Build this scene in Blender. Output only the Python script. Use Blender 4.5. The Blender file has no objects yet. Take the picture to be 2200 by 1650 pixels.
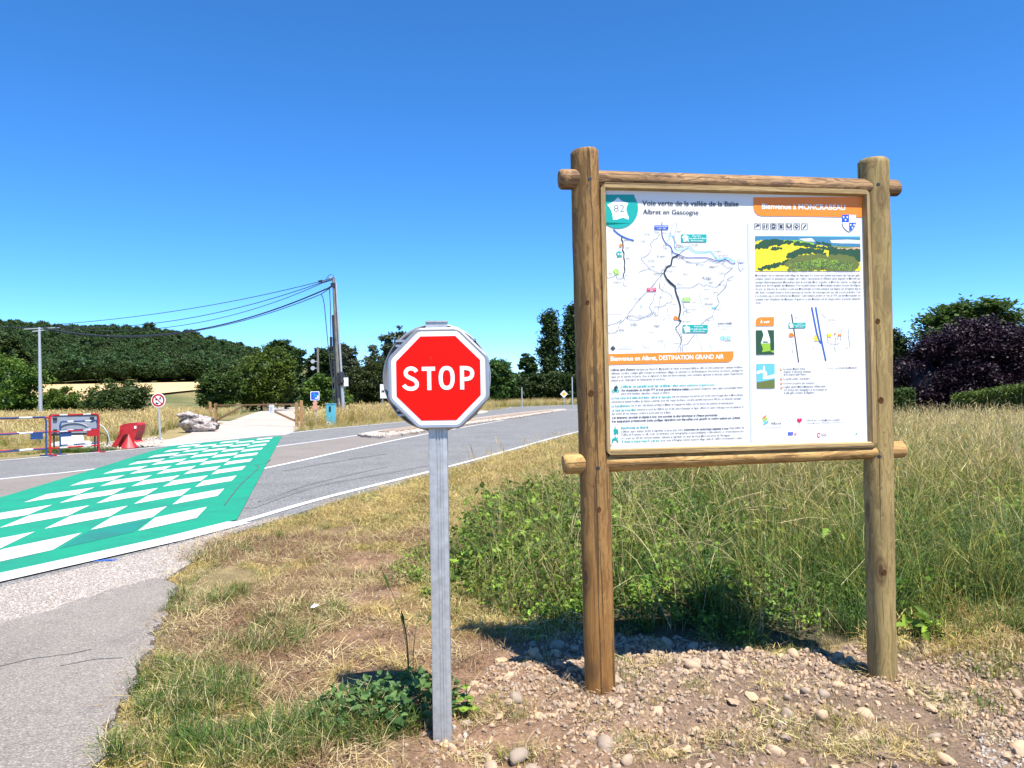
import bpy, math, random
import numpy as np
from mathutils import Vector, Matrix, Euler
random.seed(7); RNG = np.random.default_rng(7)
R = math.radians
scn = bpy.context.scene
COL = scn.collection

# ------------------------------------------------------------------ camera, sky, sun, exposure
F_PX = 1652.0; PITCH = math.atan(27/F_PX); ROLL = R(1.0); EYE = 1.5
cd = bpy.data.cameras.new('camera'); cam = bpy.data.objects.new('camera', cd); COL.objects.link(cam)
cd.sensor_width = 36.0; cd.lens = 36.0*F_PX/2200.0; cd.clip_start = 0.05; cd.clip_end = 6000
cam.matrix_world = Matrix.Translation((0, 0, EYE)) @ Matrix.Rotation(R(90)+PITCH, 4, 'X') @ Matrix.Rotation(-ROLL, 4, 'Z')
scn.camera = cam
SUN = Vector((0.25, -0.42, 1.0)).normalized()
w = bpy.data.worlds.new('World'); scn.world = w; w.use_nodes = True
nt = w.node_tree; nt.nodes.clear()
wo = nt.nodes.new('ShaderNodeOutputWorld'); bg = nt.nodes.new('ShaderNodeBackground')
sky = nt.nodes.new('ShaderNodeTexSky'); sky.sky_type = 'NISHITA'; sky.sun_disc = False
sky.sun_elevation = math.asin(SUN.z); sky.sun_rotation = math.atan2(SUN.x, SUN.y)
sky.altitude = 4500; sky.air_density = 1.0; sky.dust_density = 0.0; sky.ozone_density = 6.0
bg.inputs['Strength'].default_value = 0.145
hs = nt.nodes.new('ShaderNodeHueSaturation'); hs.inputs['Saturation'].default_value = 1.2
nt.links.new(sky.outputs[0], hs.inputs['Color']); nt.links.new(hs.outputs[0], bg.inputs[0]); nt.links.new(bg.outputs[0], wo.inputs[0])
sl = bpy.data.lights.new('sun', 'SUN'); sl.energy = 4.9; sl.angle = R(0.5); sl.color = (1.0, 0.95, 0.87)
so = bpy.data.objects.new('sun', sl); COL.objects.link(so); so.rotation_euler = SUN.to_track_quat('Z', 'Y').to_euler(); so.location = (5, -8, 20)
vs = scn.view_settings; vs.view_transform = 'Standard'; vs.look = 'None'; vs.exposure = 1.05; vs.gamma = 1; vs.use_curve_mapping = False

# ------------------------------------------------------------------ pixel helpers (2200 x 1650 grid of the photograph)
def ray(u, v):
    x = (u-1100)/F_PX; y = (825-v)/F_PX
    X = x*math.cos(ROLL)+y*math.sin(ROLL); Y = -x*math.sin(ROLL)+y*math.cos(ROLL)
    return Vector((X, math.cos(PITCH)-Y*math.sin(PITCH), math.sin(PITCH)+Y*math.cos(PITCH)))
def gp(u, v, z=0.0):
    d = ray(u, v); t = (z-EYE)/d.z; return Vector((d.x*t, d.y*t, z))
def at(u, v, Y):
    d = ray(u, v); t = Y/d.y; return Vector((d.x*t, Y, EYE+d.z*t))

# ------------------------------------------------------------------ object helpers
def tag(o, label=None, cat=None, group=None, kind=None):
    if label: o['label'] = label
    if cat: o['category'] = cat
    if group: o['group'] = group
    if kind: o['kind'] = kind
    return o
def empty(name, loc=(0, 0, 0), rz=0, label=None, cat=None, group=None):
    o = bpy.data.objects.new(name, None); COL.objects.link(o); o.location = loc; o.rotation_euler = (0, 0, rz)
    o.empty_display_size = 0.1
    return tag(o, label, cat, group)
class MB:
    def __init__(s): s.v = []; s.f = []; s.m = []
    def add(s, vs, fs, mi=0):
        b = len(s.v); s.v += [tuple(p) for p in vs]
        for f in fs: s.f.append(tuple(b+i for i in f)); s.m.append(mi)
    def box(s, c, d, rz=0, mi=0, mat=None):
        hx, hy, hz_ = d[0]/2, d[1]/2, d[2]/2
        M = mat if mat is not None else Matrix.Rotation(rz, 3, 'Z')
        P = [Vector(c)+M @ Vector((x*hx, y*hy, z*hz_)) for x in (-1, 1) for y in (-1, 1) for z in (-1, 1)]
        s.add(P, [(0, 1, 3, 2), (4, 6, 7, 5), (0, 4, 5, 1), (2, 3, 7, 6), (0, 2, 6, 4), (1, 5, 7, 3)], mi)
    def beam(s, a, b, wx, wy, mi=0, up=(0, 0, 1)):
        a = Vector(a); b = Vector(b); z = (b-a).normalized(); u = Vector(up)
        if abs(z.dot(u)) > .95: u = Vector((0, 1, 0))
        x = u.cross(z).normalized(); y = z.cross(x)
        M = Matrix((x, y, z)).transposed()
        s.box((a+b)/2, (wx, wy, (b-a).length), mat=M, mi=mi)
    def tube(s, pts, r, n=8, mi=0, cap=True):
        pts = [Vector(p) for p in pts]; rr = r if hasattr(r, '__len__') else [r]*len(pts)
        b = len(s.v); ref = None
        for i, p in enumerate(pts):
            t = (pts[min(i+1, len(pts)-1)]-pts[max(i-1, 0)]).normalized()
            if ref is None:
                ref = Vector((0, 0, 1)) if abs(t.z) < .9 else Vector((1, 0, 0))
            x = ref.cross(t).normalized(); ref = t.cross(x); y = ref
            for k in range(n):
                a = 2*math.pi*k/n; s.v.append(tuple(p+(x*math.cos(a)+y*math.sin(a))*rr[i]))
        for i in range(len(pts)-1):
            for k in range(n):
                k2 = (k+1) % n
                s.f.append((b+i*n+k, b+i*n+k2, b+(i+1)*n+k2, b+(i+1)*n+k)); s.m.append(mi)
        if cap:
            s.f.append(tuple(b+k for k in reversed(range(n)))); s.m.append(mi)
            s.f.append(tuple(b+(len(pts)-1)*n+k for k in range(n))); s.m.append(mi)
    def prism(s, poly, h0, h1, mi=0, fn=None, side=None):
        """poly of 2D points; fn maps (a,b,h) to 3D"""
        fn = fn or (lambda a, b, h: (a, b, h)); n = len(poly)
        P = [fn(a, b, h0) for a, b in poly]+[fn(a, b, h1) for a, b in poly]
        s.add(P, [tuple(reversed(range(n))), tuple(range(n, 2*n))], mi)
        s.add(P, [(i, (i+1) % n, n+(i+1) % n, n+i) for i in range(n)], mi if side is None else side)
    def build(s, name, mats, parent=None, smooth=False, M=None, fix=True):
        me = bpy.data.meshes.new(name); me.from_pydata(s.v, [], s.f)
        for m_ in (mats if isinstance(mats, (list, tuple)) else [mats]): me.materials.append(m_)
        me.polygons.foreach_set('material_index', s.m)
        if smooth: me.polygons.foreach_set('use_smooth', [True]*len(s.f))
        if M is not None: me.transform(M)
        me.update(); me.validate()
        if fix and len(s.f) < 60000:
            import bmesh
            bm = bmesh.new(); bm.from_mesh(me); bmesh.ops.recalc_face_normals(bm, faces=bm.faces); bm.to_mesh(me); bm.free()
        o = bpy.data.objects.new(name, me); COL.objects.link(o)
        if parent is not None: o.parent = parent
        return o
def auto_smooth(o, ang=35):
    me = o.data; me.polygons.foreach_set('use_smooth', [True]*len(me.polygons))
    try: me.set_sharp_from_angle(angle=R(ang))
    except Exception: pass
def np_mesh(name, V, Fc, mats, parent=None, attrs=None, smooth=False, link=True):
    """V (n,3), Fc (m,k)"""
    me = bpy.data.meshes.new(name); V = np.asarray(V, np.float32); Fc = np.asarray(Fc, np.int32); k = Fc.shape[1]
    me.vertices.add(len(V)); me.vertices.foreach_set('co', V.ravel())
    me.loops.add(Fc.size); me.loops.foreach_set('vertex_index', Fc.ravel())
    me.polygons.add(len(Fc)); me.polygons.foreach_set('loop_start', np.arange(0, Fc.size, k, dtype=np.int32))
    if smooth: me.polygons.foreach_set('use_smooth', np.ones(len(Fc), bool))
    for n_, a in (attrs or {}).items():
        a = np.asarray(a, np.float32)
        if a.ndim == 1: at_ = me.attributes.new(n_, 'FLOAT', 'POINT'); at_.data.foreach_set('value', a)
        else: at_ = me.attributes.new(n_, 'FLOAT_COLOR', 'POINT'); at_.data.foreach_set('color', a.ravel())
    me.update(calc_edges=True)
    for m_ in (mats if isinstance(mats, (list, tuple)) else [mats]): me.materials.append(m_)
    o = bpy.data.objects.new(name, me)
    if link: COL.objects.link(o)
    if parent is not None: o.parent = parent
    return o

# ------------------------------------------------------------------ materials
class NT:
    def __init__(s, name):
        s.m = bpy.data.materials.new(name); s.m.use_nodes = True; s.t = s.m.node_tree; s.t.nodes.clear()
        s.out = s.n('ShaderNodeOutputMaterial'); s.b = s.n('ShaderNodeBsdfPrincipled'); s.l(s.b.outputs[0], s.out.inputs[0])
    def n(s, t, **k):
        nd = s.t.nodes.new(t)
        for a, b in k.items(): setattr(nd, a, b)
        return nd
    def l(s, a, b): s.t.links.new(a, b)
    def co(s, kind='Object', scale=(1, 1, 1)):
        tc = s.n('ShaderNodeTexCoord'); mp = s.n('ShaderNodeMapping'); mp.inputs['Scale'].default_value = scale
        s.l(tc.outputs[kind], mp.inputs[0]); return mp.outputs[0]
    def noise(s, vec, scale, detail=4, rough=.55, dist=0):
        t = s.n('ShaderNodeTexNoise'); t.inputs['Scale'].default_value = scale; t.inputs['Detail'].default_value = detail
        t.inputs['Roughness'].default_value = rough; t.inputs['Distortion'].default_value = dist; s.l(vec, t.inputs['Vector']); return t.outputs['Fac']
    def vor(s, vec, scale, out='Distance', feature='F1', rnd=1.0):
        t = s.n('ShaderNodeTexVoronoi', feature=feature); t.inputs['Scale'].default_value = scale
        t.inputs['Randomness'].default_value = rnd; s.l(vec, t.inputs['Vector']); return t.outputs[out]
    def ramp(s, fac, stops):
        r = s.n('ShaderNodeValToRGB'); e = r.color_ramp.elements
        while len(e) > 1: e.remove(e[-1])
        for i, (p, c) in enumerate(stops):
            q = e[0] if i == 0 else e.new(p)
            q.position = p; q.color = (*c, 1) if hasattr(c, '__len__') else (c, c, c, 1)
        s.l(fac, r.inputs[0]); return r.outputs[0]
    def mix(s, fac, a, b, mode='MIX'):
        m = s.n('ShaderNodeMix', data_type='RGBA', blend_type=mode)
        for sock, val in ((m.inputs[0], fac), (m.inputs[6], a), (m.inputs[7], b)):
            if isinstance(val, bpy.types.NodeSocket): s.l(val, sock)
            elif hasattr(val, '__len__'): sock.default_value = (*val, 1)
            else: sock.default_value = val
        return m.outputs[2]
    def math(s, op, a, b=0.0):
        m = s.n('ShaderNodeMath', operation=op)
        for sock, val in ((m.inputs[0], a), (m.inputs[1], b)):
            if isinstance(val, bpy.types.NodeSocket): s.l(val, sock)
            else: sock.default_value = val
        return m.outputs[0]
    def bump(s, h, strength=.5, dist=.01):
        b = s.n('ShaderNodeBump'); b.inputs['Strength'].default_value = strength; b.inputs['Distance'].default_value = dist
        s.l(h, b.inputs['Height']); s.l(b.outputs[0], s.b.inputs['Normal'])
    def col(s, c):
        if isinstance(c, bpy.types.NodeSocket): s.l(c, s.b.inputs['Base Color'])
        else: s.b.inputs['Base Color'].default_value = (*c, 1)
    def set(s, rough=.6, metal=0, spec=.5):
        s.b.inputs['Roughness'].default_value = rough; s.b.inputs['Metallic'].default_value = metal
        s.b.inputs['Specular IOR Level'].default_value = spec; return s.m
    def attr(s, name, out='Fac'):
        a = s.n('ShaderNodeAttribute'); a.attribute_name = name; return a.outputs[out]
def plain(name, c, rough=.5, metal=0, var=.12, scale=8, spec=.5, bump=0):
    t = NT(name); v = t.co('Object'); n = t.noise(v, scale, 5, .6)
    lo = tuple(max(0, x*(1-var)) for x in c); hi = tuple(min(1, x*(1+var)) for x in c)
    t.col(t.ramp(n, [(.3, lo), (.7, hi)]))
    if bump: t.bump(t.noise(v, scale*12, 3), bump, .004)
    return t.set(rough, metal, spec)
def mat_asphalt(name, lo, hi, light=(.45, .43, .42), scale=170, stain=(.06, .058, .055), stamt=.5, bump=.5, big=.6):
    t = NT(name); v = t.co('Object')
    vo = t.vor(v, scale, 'Color'); sp = t.n('ShaderNodeSeparateColor'); t.l(vo, sp.inputs[0])
    base = t.ramp(sp.outputs[0], [(0, lo), (.55, hi), (.86, hi), (.9, light), (1, light)])
    n = t.noise(v, big, 6, .62); base = t.mix(.45, base, t.ramp(n, [(.3, lo), (.7, hi)]))
    s2 = t.noise(t.co('Object', (1, 1, 1)), 2.1, 7, .7)
    base = t.mix(t.ramp(s2, [(.56, 0), (.75, stamt)]), base, stain)
    t.col(base); t.bump(t.vor(v, scale*.8), bump, .006); return t.set(.85, 0, .3)
M = {}
M['road'] = mat_asphalt('road_asphalt', (.09, .089, .087), (.185, .181, .174), light=(.48, .47, .45), scale=70, bump=.8)
M['path'] = mat_asphalt('path_asphalt', (.11, .096, .082), (.275, .24, .207), light=(.44, .40, .36), scale=135, stain=(.11, .095, .09), stamt=.55, bump=1)
M['median'] = mat_asphalt('median_asphalt', (.15, .13, .112), (.22, .193, .168), light=(.33, .29, .25), scale=90)
M['track'] = mat_asphalt('pale_gravel_track', (.28, .235, .195), (.46, .40, .34), light=(.6, .54, .48), scale=40, stain=(.4, .33, .27), stamt=.5, big=.3)
M['tyre'] = mat_asphalt('rubbed_asphalt', (.085, .083, .08), (.17, .166, .16), light=(.4, .39, .38), scale=70, bump=.8)
M['patch'] = plain('old_kerb_asphalt', (.20, .19, .185), .9, var=.25, scale=6, bump=.5)
def mat_paint(name, c, worn, amt, rough=.55):
    t = NT(name); v = t.co('Object'); vs_ = t.co('Object', (1.2, 14, 1))
    n = t.noise(v, 1.3, 7, .7); n2 = t.noise(v, 160, 2, .5); n3 = t.noise(v, 30, 4, .7)
    f = t.math('ADD', t.math('MULTIPLY', n, .62), t.math('MULTIPLY', n3, .38))
    t.col(t.mix(t.ramp(f, [(.47, 0), (.64, amt)]), t.mix(t.ramp(n2, [(.4, 0), (.7, .5)]), c, tuple(x*.6 for x in c)), worn))
    t.bump(n2, .35, .003); return t.set(rough, 0, .4)
M['green_paint'] = mat_paint('green_road_paint', (.010, .27, .138), (.02, .15, .105), .75)
M['white_paint'] = mat_paint('white_road_paint', (.66, .66, .655), (.30, .30, .29), .6)
M['dark_green_paint'] = mat_paint('scuffed_green_paint', (.012, .20, .14), (.03, .11, .09), .8)
M['groove'] = plain('dark_groove', (.08, .08, .08), .8)
M['zinc'] = plain('galvanised_steel', (.47, .48, .48), .5, .55, var=.16, scale=30, bump=.05)
M['zinc_dull'] = plain('weathered_galvanised_steel', (.42, .44, .46), .6, .4, var=.2, scale=20)
M['alu'] = plain('brushed_aluminium', (.40, .41, .43), .42, .7, var=.08, scale=14)
M['darkgrey'] = plain('dark_grey_back', (.22, .235, .26), .55, .2, var=.1)
M['sign_red'] = plain('reflective_red', (.72, .006, .003), .6, var=.03, spec=.12)
M['sign_white'] = plain('reflective_white', (.84, .84, .84), .38, var=.02)
M['print_white'] = plain('printed_white_sheet', (.74, .745, .75), .45, var=.015, scale=3)
M['black'] = plain('black_plastic', (.02, .02, .022), .5, var=.2)
M['wire'] = plain('dark_cable_sheath', (.03, .035, .055), .6, var=.1)
for k_, c_ in dict(ink=(.03, .035, .045), teal=(.0, .33, .30), tealdark=(.0, .17, .16), orange=(.86, .22, .015), navy=(.012, .045, .25), lineblue=(.03, .10, .45),
                   blue=(.02, .08, .52), pink=(.62, .01, .09), lime=(.28, .62, .03), cyan=(.10, .62, .78), greyline=(.30, .31, .33), paleblue=(.50, .56, .78),
                   lilac=(.55, .58, .74), skyp=(.12, .45, .80), skyw=(.72, .82, .92), yellow=(.80, .66, .02), fieldgreen=(.25, .45, .03), treeink=(.02, .07, .03),
                   olive=(.12, .15, .03), hillblue=(.05, .20, .34), tan=(.58, .36, .20), cream=(.75, .70, .55), red=(.60, .02, .02), amber=(.85, .38, .01),
                   softgrey=(.42, .44, .48)).items():
    M['p_'+k_] = plain('print_'+k_, c_, .45, var=.03)
M['skirt_red'] = plain('faded_red_plastic', (.40, .018, .022), .5, var=.18, scale=4)
M['red_paint'] = plain('red_enamel', (.42, .012, .012), .4, var=.1)
M['blue_paint'] = plain('blue_enamel', (.02, .055, .17), .5, var=.2)
M['white_plastic'] = plain('white_plastic', (.80, .80, .79), .45, var=.05)
M['grey_sheet'] = plain('grey_sign_back', (.30, .32, .36), .5, .2, var=.08)
M['cabinet'] = plain('pale_teal_cabinet', (.10, .42, .52), .5, var=.08, scale=3)
M['skin_plaque'] = plain('salmon_plaque', (.55, .27, .18), .6)
def mat_wood(name, a, b, c, ls=1.0, knots=True, orange=None):
    """a light, b mid, c dark; grain runs along local Z"""
    t = NT(name); v0 = t.co('Object'); cm = tuple(.45*p+.55*q for p, q in zip(c, b))
    d = t.noise(t.co('Object', (3, 3, .9)), 2.0, 3, .6)
    mp = t.co('Object', (34, 34, 1.5))
    addv = t.n('ShaderNodeVectorMath', operation='ADD'); comb = t.n('ShaderNodeCombineXYZ')
    dm = t.math('MULTIPLY', d, 7.5*ls); t.l(dm, comb.inputs[0]); t.l(dm, comb.inputs[1]); t.l(mp, addv.inputs[0]); t.l(comb.outputs[0], addv.inputs[1])
    g = t.noise(addv.outputs[0], 1.0, 5, .65)
    base = t.ramp(g, [(.28, cm), (.40, b), (.50, a), (.57, cm), (.64, b), (.76, a)])
    blotch = t.noise(t.co('Object', (5, 5, 1.6)), 1.3, 5, .6)
    base = t.mix(t.ramp(blotch, [(.42, 0), (.68, .55)]), base, c)
    if orange is not None:
        sep = t.n('ShaderNodeSeparateXYZ'); t.l(v0, sep.inputs[0])
        base = t.mix(t.ramp(t.math('ADD', t.math('MULTIPLY', sep.outputs[2], .4), t.math('MULTIPLY', blotch, .35)), [(.25, .55), (.72, 0)]), base, orange)
    cr = t.noise(t.co('Object', (48, 48, .5)), 1.0, 3, .6, .5)
    crk = t.ramp(cr, [(.625, 0), (.66, 1)])
    base = t.mix(t.math('MULTIPLY', crk, .75), base, (.045, .028, .015))
    if knots:
        kv = t.vor(t.co('Object', (6.5, 6.5, 2.6)), 1.0, 'Distance')
        base = t.mix(t.ramp(kv, [(.07, .95), (.12, .3), (.16, .65), (.24, 0)]), base, (.09, .045, .02))
    h = t.math('SUBTRACT', t.math('MULTIPLY', g, .5), crk)
    t.col(base); t.bump(h, .8, .006); return t.set(.72, 0, .3)
M['log_l'] = mat_wood('pine_log_brown', (.32, .185, .062), (.21, .115, .037), (.075, .038, .015), orange=(.27, .11, .022))
M['log_r'] = mat_wood('pine_log_greenish', (.36, .265, .105), (.265, .185, .07), (.115, .08, .032))
M['log_top'] = mat_wood('pine_rail_brown', (.33, .195, .085), (.16, .088, .04), (.05, .028, .016))
M['log_bot'] = mat_wood('pine_rail_honey', (.52, .33, .12), (.38, .215, .068), (.14, .07, .025))
M['batten'] = mat_wood('pine_batten', (.42, .30, .14), (.31, .21, .09), (.15, .10, .045), .4, knots=False)
M['gatewood'] = mat_wood('gate_timber', (.38, .225, .10), (.30, .17, .07), (.16, .09, .035), .4, knots=False)
M['dirty_white'] = plain('dirty_white_band', (.58, .57, .54), .6, var=.25, scale=5)
M['knot'] = plain('dark_knot', (.085, .04, .016), .95, var=.5, scale=60, spec=.05)
M['polewood'] = mat_wood('grey_pole_timber', (.25, .235, .20), (.17, .155, .13), (.07, .06, .05), .4, knots=False)
M['bark'] = mat_wood('tree_bark', (.14, .11, .08), (.09, .07, .05), (.04, .03, .022), .6, knots=False)
def mat_leaf(name, a, b, trans=.35, rough=.5, inst=True):
    t = NT(name); f = t.attr('tint')
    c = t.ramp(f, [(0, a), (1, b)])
    if inst:
        oi = t.n('ShaderNodeObjectInfo'); hv = t.n('ShaderNodeHueSaturation')
        t.l(t.math('ADD', t.math('MULTIPLY', oi.outputs['Random'], .5), .75), hv.inputs['Value'])
        t.l(t.math('ADD', t.math('MULTIPLY', oi.outputs['Random'], .03), .485), hv.inputs['Hue']); t.l(c, hv.inputs['Color']); c = hv.outputs[0]
    t.col(c); t.set(rough, 0, .22)
    tr = t.n('ShaderNodeBsdfTranslucent'); t.l(c, tr.inputs[0]); ms = t.n('ShaderNodeMixShader'); ms.inputs[0].default_value = trans
    t.l(t.b.outputs[0], ms.inputs[1]); t.l(tr.outputs[0], ms.inputs[2]); t.l(ms.outputs[0], t.out.inputs[0])
    return t.m
M['lf_bright'] = mat_leaf('leaves_bright_green', (.045, .085, .012), (.13, .20, .03))
M['lf_mid'] = mat_leaf('leaves_mid_green', (.032, .062, .014), (.085, .135, .03))
M['lf_dark'] = mat_leaf('leaves_dark_green', (.022, .045, .014), (.06, .095, .026))
M['lf_grey'] = mat_leaf('leaves_grey_green', (.05, .07, .035), (.13, .16, .085))
M['lf_olive'] = mat_leaf('leaves_olive_green', (.035, .055, .015), (.075, .10, .026))
M['lf_forest'] = mat_leaf('leaves_forest', (.026, .055, .018), (.075, .125, .036))
M['lf_purple'] = mat_leaf('leaves_purple', (.009, .005, .009), (.040, .020, .034), .10)
M['straw'] = mat_leaf('dry_straw', (.27, .19, .055), (.66, .50, .21), .25)
M['straw_pale'] = mat_leaf('pale_dry_straw', (.34, .26, .11), (.74, .61, .34), .25)
M['straw_red'] = mat_leaf('reddish_dead_grass', (.17, .10, .05), (.40, .26, .14), .3)
M['grass'] = mat_leaf('green_grass_blades', (.014, .038, .005), (.17, .26, .042), .22)
M['grass_y'] = mat_leaf('yellowing_grass_blades', (.06, .07, .012), (.42, .38, .09), .22)
M['grass_d'] = mat_leaf('dark_grass_blades', (.010, .030, .007), (.09, .175, .04), .22)
M['weed'] = mat_leaf('weed_leaves', (.014, .045, .005), (.28, .42, .05), .3)
M['nettle'] = mat_leaf('nettle_leaves', (.025, .06, .014), (.13, .20, .06), .3)
def mat_stone(name, a, b, sc=9):
    t = NT(name); v = t.co('Object'); oi = t.n('ShaderNodeObjectInfo')
    n = t.noise(v, sc, 6, .65); c = t.ramp(n, [(.25, a), (.75, b)])
    hv = t.n('ShaderNodeHueSaturation'); t.l(t.math('ADD', t.math('MULTIPLY', oi.outputs['Random'], .55), .7), hv.inputs['Value']); t.l(c, hv.inputs['Color'])
    t.l(t.math('ADD', t.math('MULTIPLY', oi.outputs['Random'], .4), .8), hv.inputs['Saturation'])
    t.col(hv.outputs[0]); t.bump(n, .5, .01); return t.set(.85, 0, .3)
M['stone'] = mat_stone('tan_fieldstone', (.31, .21, .135), (.55, .415, .29), 25)
M['pebble'] = mat_stone('pale_gravel', (.30, .24, .19), (.62, .56, .48), 40)
M['graypebble'] = mat_stone('grey_chippings', (.14, .115, .10), (.60, .54, .48), 40)
def mat_ground():
    t = NT('earth_and_dry_turf'); v = t.co('Object'); c = t.attr('zone', 'Color')
    n = t.noise(v, 55, 5, .7); n2 = t.noise(v, 6, 5, .6); n3 = t.noise(v, .35, 5, .6)
    dk = t.mix(1, c, t.ramp(n, [(.3, .45), (.72, 1.35)]), 'MULTIPLY'); dk = t.mix(1, dk, t.ramp(n2, [(.3, .72), (.7, 1.2)]), 'MULTIPLY')
    dk = t.mix(1, dk, t.ramp(n3, [(.3, .85), (.7, 1.1)]), 'MULTIPLY')
    t.col(dk); t.bump(n, .8, .02); return t.set(.95, 0, .2)
M['ground'] = mat_ground()
def mat_wheat():
    t = NT('ripe_wheat'); v = t.co('Object'); n = t.noise(t.co('Object', (1, .25, 1)), 1.2, 6, .7); n2 = t.noise(v, .03, 4, .5)
    c = t.ramp(n, [(.3, (.40, .27, .12)), (.7, (.62, .44, .23))]); t.col(t.mix(t.ramp(n2, [(.4, 0), (.7, .4)]), c, (.66, .5, .3)))
    t.bump(n, 1, .3); return t.set(.95, 0, .1)
M['wheat'] = mat_wheat()
def mat_boulder():
    t = NT('white_limestone'); v = t.co('Object'); n = t.noise(v, 4, 8, .7); n2 = t.noise(v, 1.6, 6, .75, .6)
    c = t.ramp(n, [(.35, (.17, .135, .115)), (.52, (.42, .37, .34)), (.72, (.64, .61, .585))])
    t.col(t.mix(t.ramp(n2, [(.50, 0), (.57, .9)]), c, (.10, .085, .075))); t.bump(n, 1, .08); return t.set(.9, 0, .2)
M['boulder'] = mat_boulder()

# ------------------------------------------------------------------ terrain shape
def sstep(x, a, b):
    t = np.clip((x-a)/(b-a), 0, 1); return t*t*(3-2*t)
def vnoise(x, y, s, seed=0):
    x = np.asarray(x, float)*s+seed*17.3; y = np.asarray(y, float)*s+seed*9.1
    xi = np.floor(x).astype(np.int64); yi = np.floor(y).astype(np.int64); fx = x-xi; fy = y-yi
    fx = fx*fx*(3-2*fx); fy = fy*fy*(3-2*fy)
    def h(a, b):
        k = (a*374761393+b*668265263+seed*1442695041) & 0x7fffffff; k = ((k ^ (k >> 13))*1274126177) & 0x7fffffff
        return ((k ^ (k >> 16)) & 0xffff)/65535.0
    return (h(xi, yi)*(1-fx)+h(xi+1, yi)*fx)*(1-fy)+(h(xi, yi+1)*(1-fx)+h(xi+1, yi+1)*fx)*fy
def fnoise(x, y, s, seed=0, o=3):
    r = 0; a = .5; t = 0
    for i in range(o): r = r+a*vnoise(x, y, s*2**i, seed+i); t += a; a *= .5
    return r/t
EY = [-20, 0, 2, 3.2, 4.06, 4.66, 5.47, 6.3, 6.7, 7.9, 9.4, 11.8, 15.5, 20.3, 30.2, 42, 56, 80, 120, 200]
EX = [-4, -1.2, -1.5, -1.78, -2.03, -2.22, -2.5, -2.8, -3.1, -3.55, -3.1, -2.55, -1.45, -.1, 2.6, 6.6, 12.8, 26, 52, 110]
def xE(y): return np.interp(y, EY, EX)
def inpoly(x, y, poly):
    x = np.asarray(x); y = np.asarray(y); r = np.zeros(x.shape, bool); n = len(poly)
    for i in range(n):
        x1, y1 = poly[i]; x2, y2 = poly[(i+1) % n]
        c = ((y1 > y) != (y2 > y)); 
        with np.errstate(divide='ignore', invalid='ignore'): r ^= c & (x < (x2-x1)*(y-y1)/(y2-y1+1e-12)+x1)
    return r
HA = ([-600, -290, -270, -240, -200, -170, -150, -130, -115, -90], [33, 33, 31, 28, 27, 21, 16, 8, 2, 0])
POLY_WEED = [(-.35, 8.4), (-.42, 6.9), (-.32, 5.7), (0, 5.05), (.45, 4.95), (1, 4.72), (1.5, 4.45), (1.9, 4.6), (2.25, 4.75), (2.75, 4.5), (3.4, 4.7), (6, 6), (11, 9), (11, 17), (3.2, 13.2), (1.2, 10.8), (-.1, 9.2)]
POLY_STONE = [(-.5, 2.4), (-.42, 3.5), (-.15, 4.2), (.1, 4.75), (.45, 4.9), (1, 4.7), (1.5, 4.35), (1.9, 4.55), (2.3, 4.75), (2.75, 4.35), (3.3, 3.9), (2.6, 3.1), (2.0, 2.4)]
def hz(x, y):
    x = np.asarray(x, float); y = np.asarray(y, float)
    d = x-xE(y); near = 1-sstep(np.hypot(x-1, y-5), 14, 30)
    z = -.03+sstep(d, 0.02, .7)*.03*near
    z = z+near*sstep(d, .1, .8)*(fnoise(x, y, 1.3, 3)-.5)*.07+near*sstep(d, .05, .5)*(fnoise(x, y, 9, 5)-.5)*.035
    z = z+.05*np.exp(-(((x-.7)/1.1)**2+((y-3.95)/.5)**2))-.045*np.exp(-(((x-2.1)/.6)**2+((y-4.0)/.5)**2))
    st = inpoly(x, y, POLY_STONE) if x.ndim else np.array(False)
    z = z+np.where(st, (fnoise(x, y, 13, 33, 2)-.5)*.035, 0)
    z = z+8*sstep(y, 110, 275)*(1-sstep(x, -108, -60))
    z = z+np.interp(x, HA[0], HA[1])*sstep(y, 262, 430)
    return z
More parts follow.
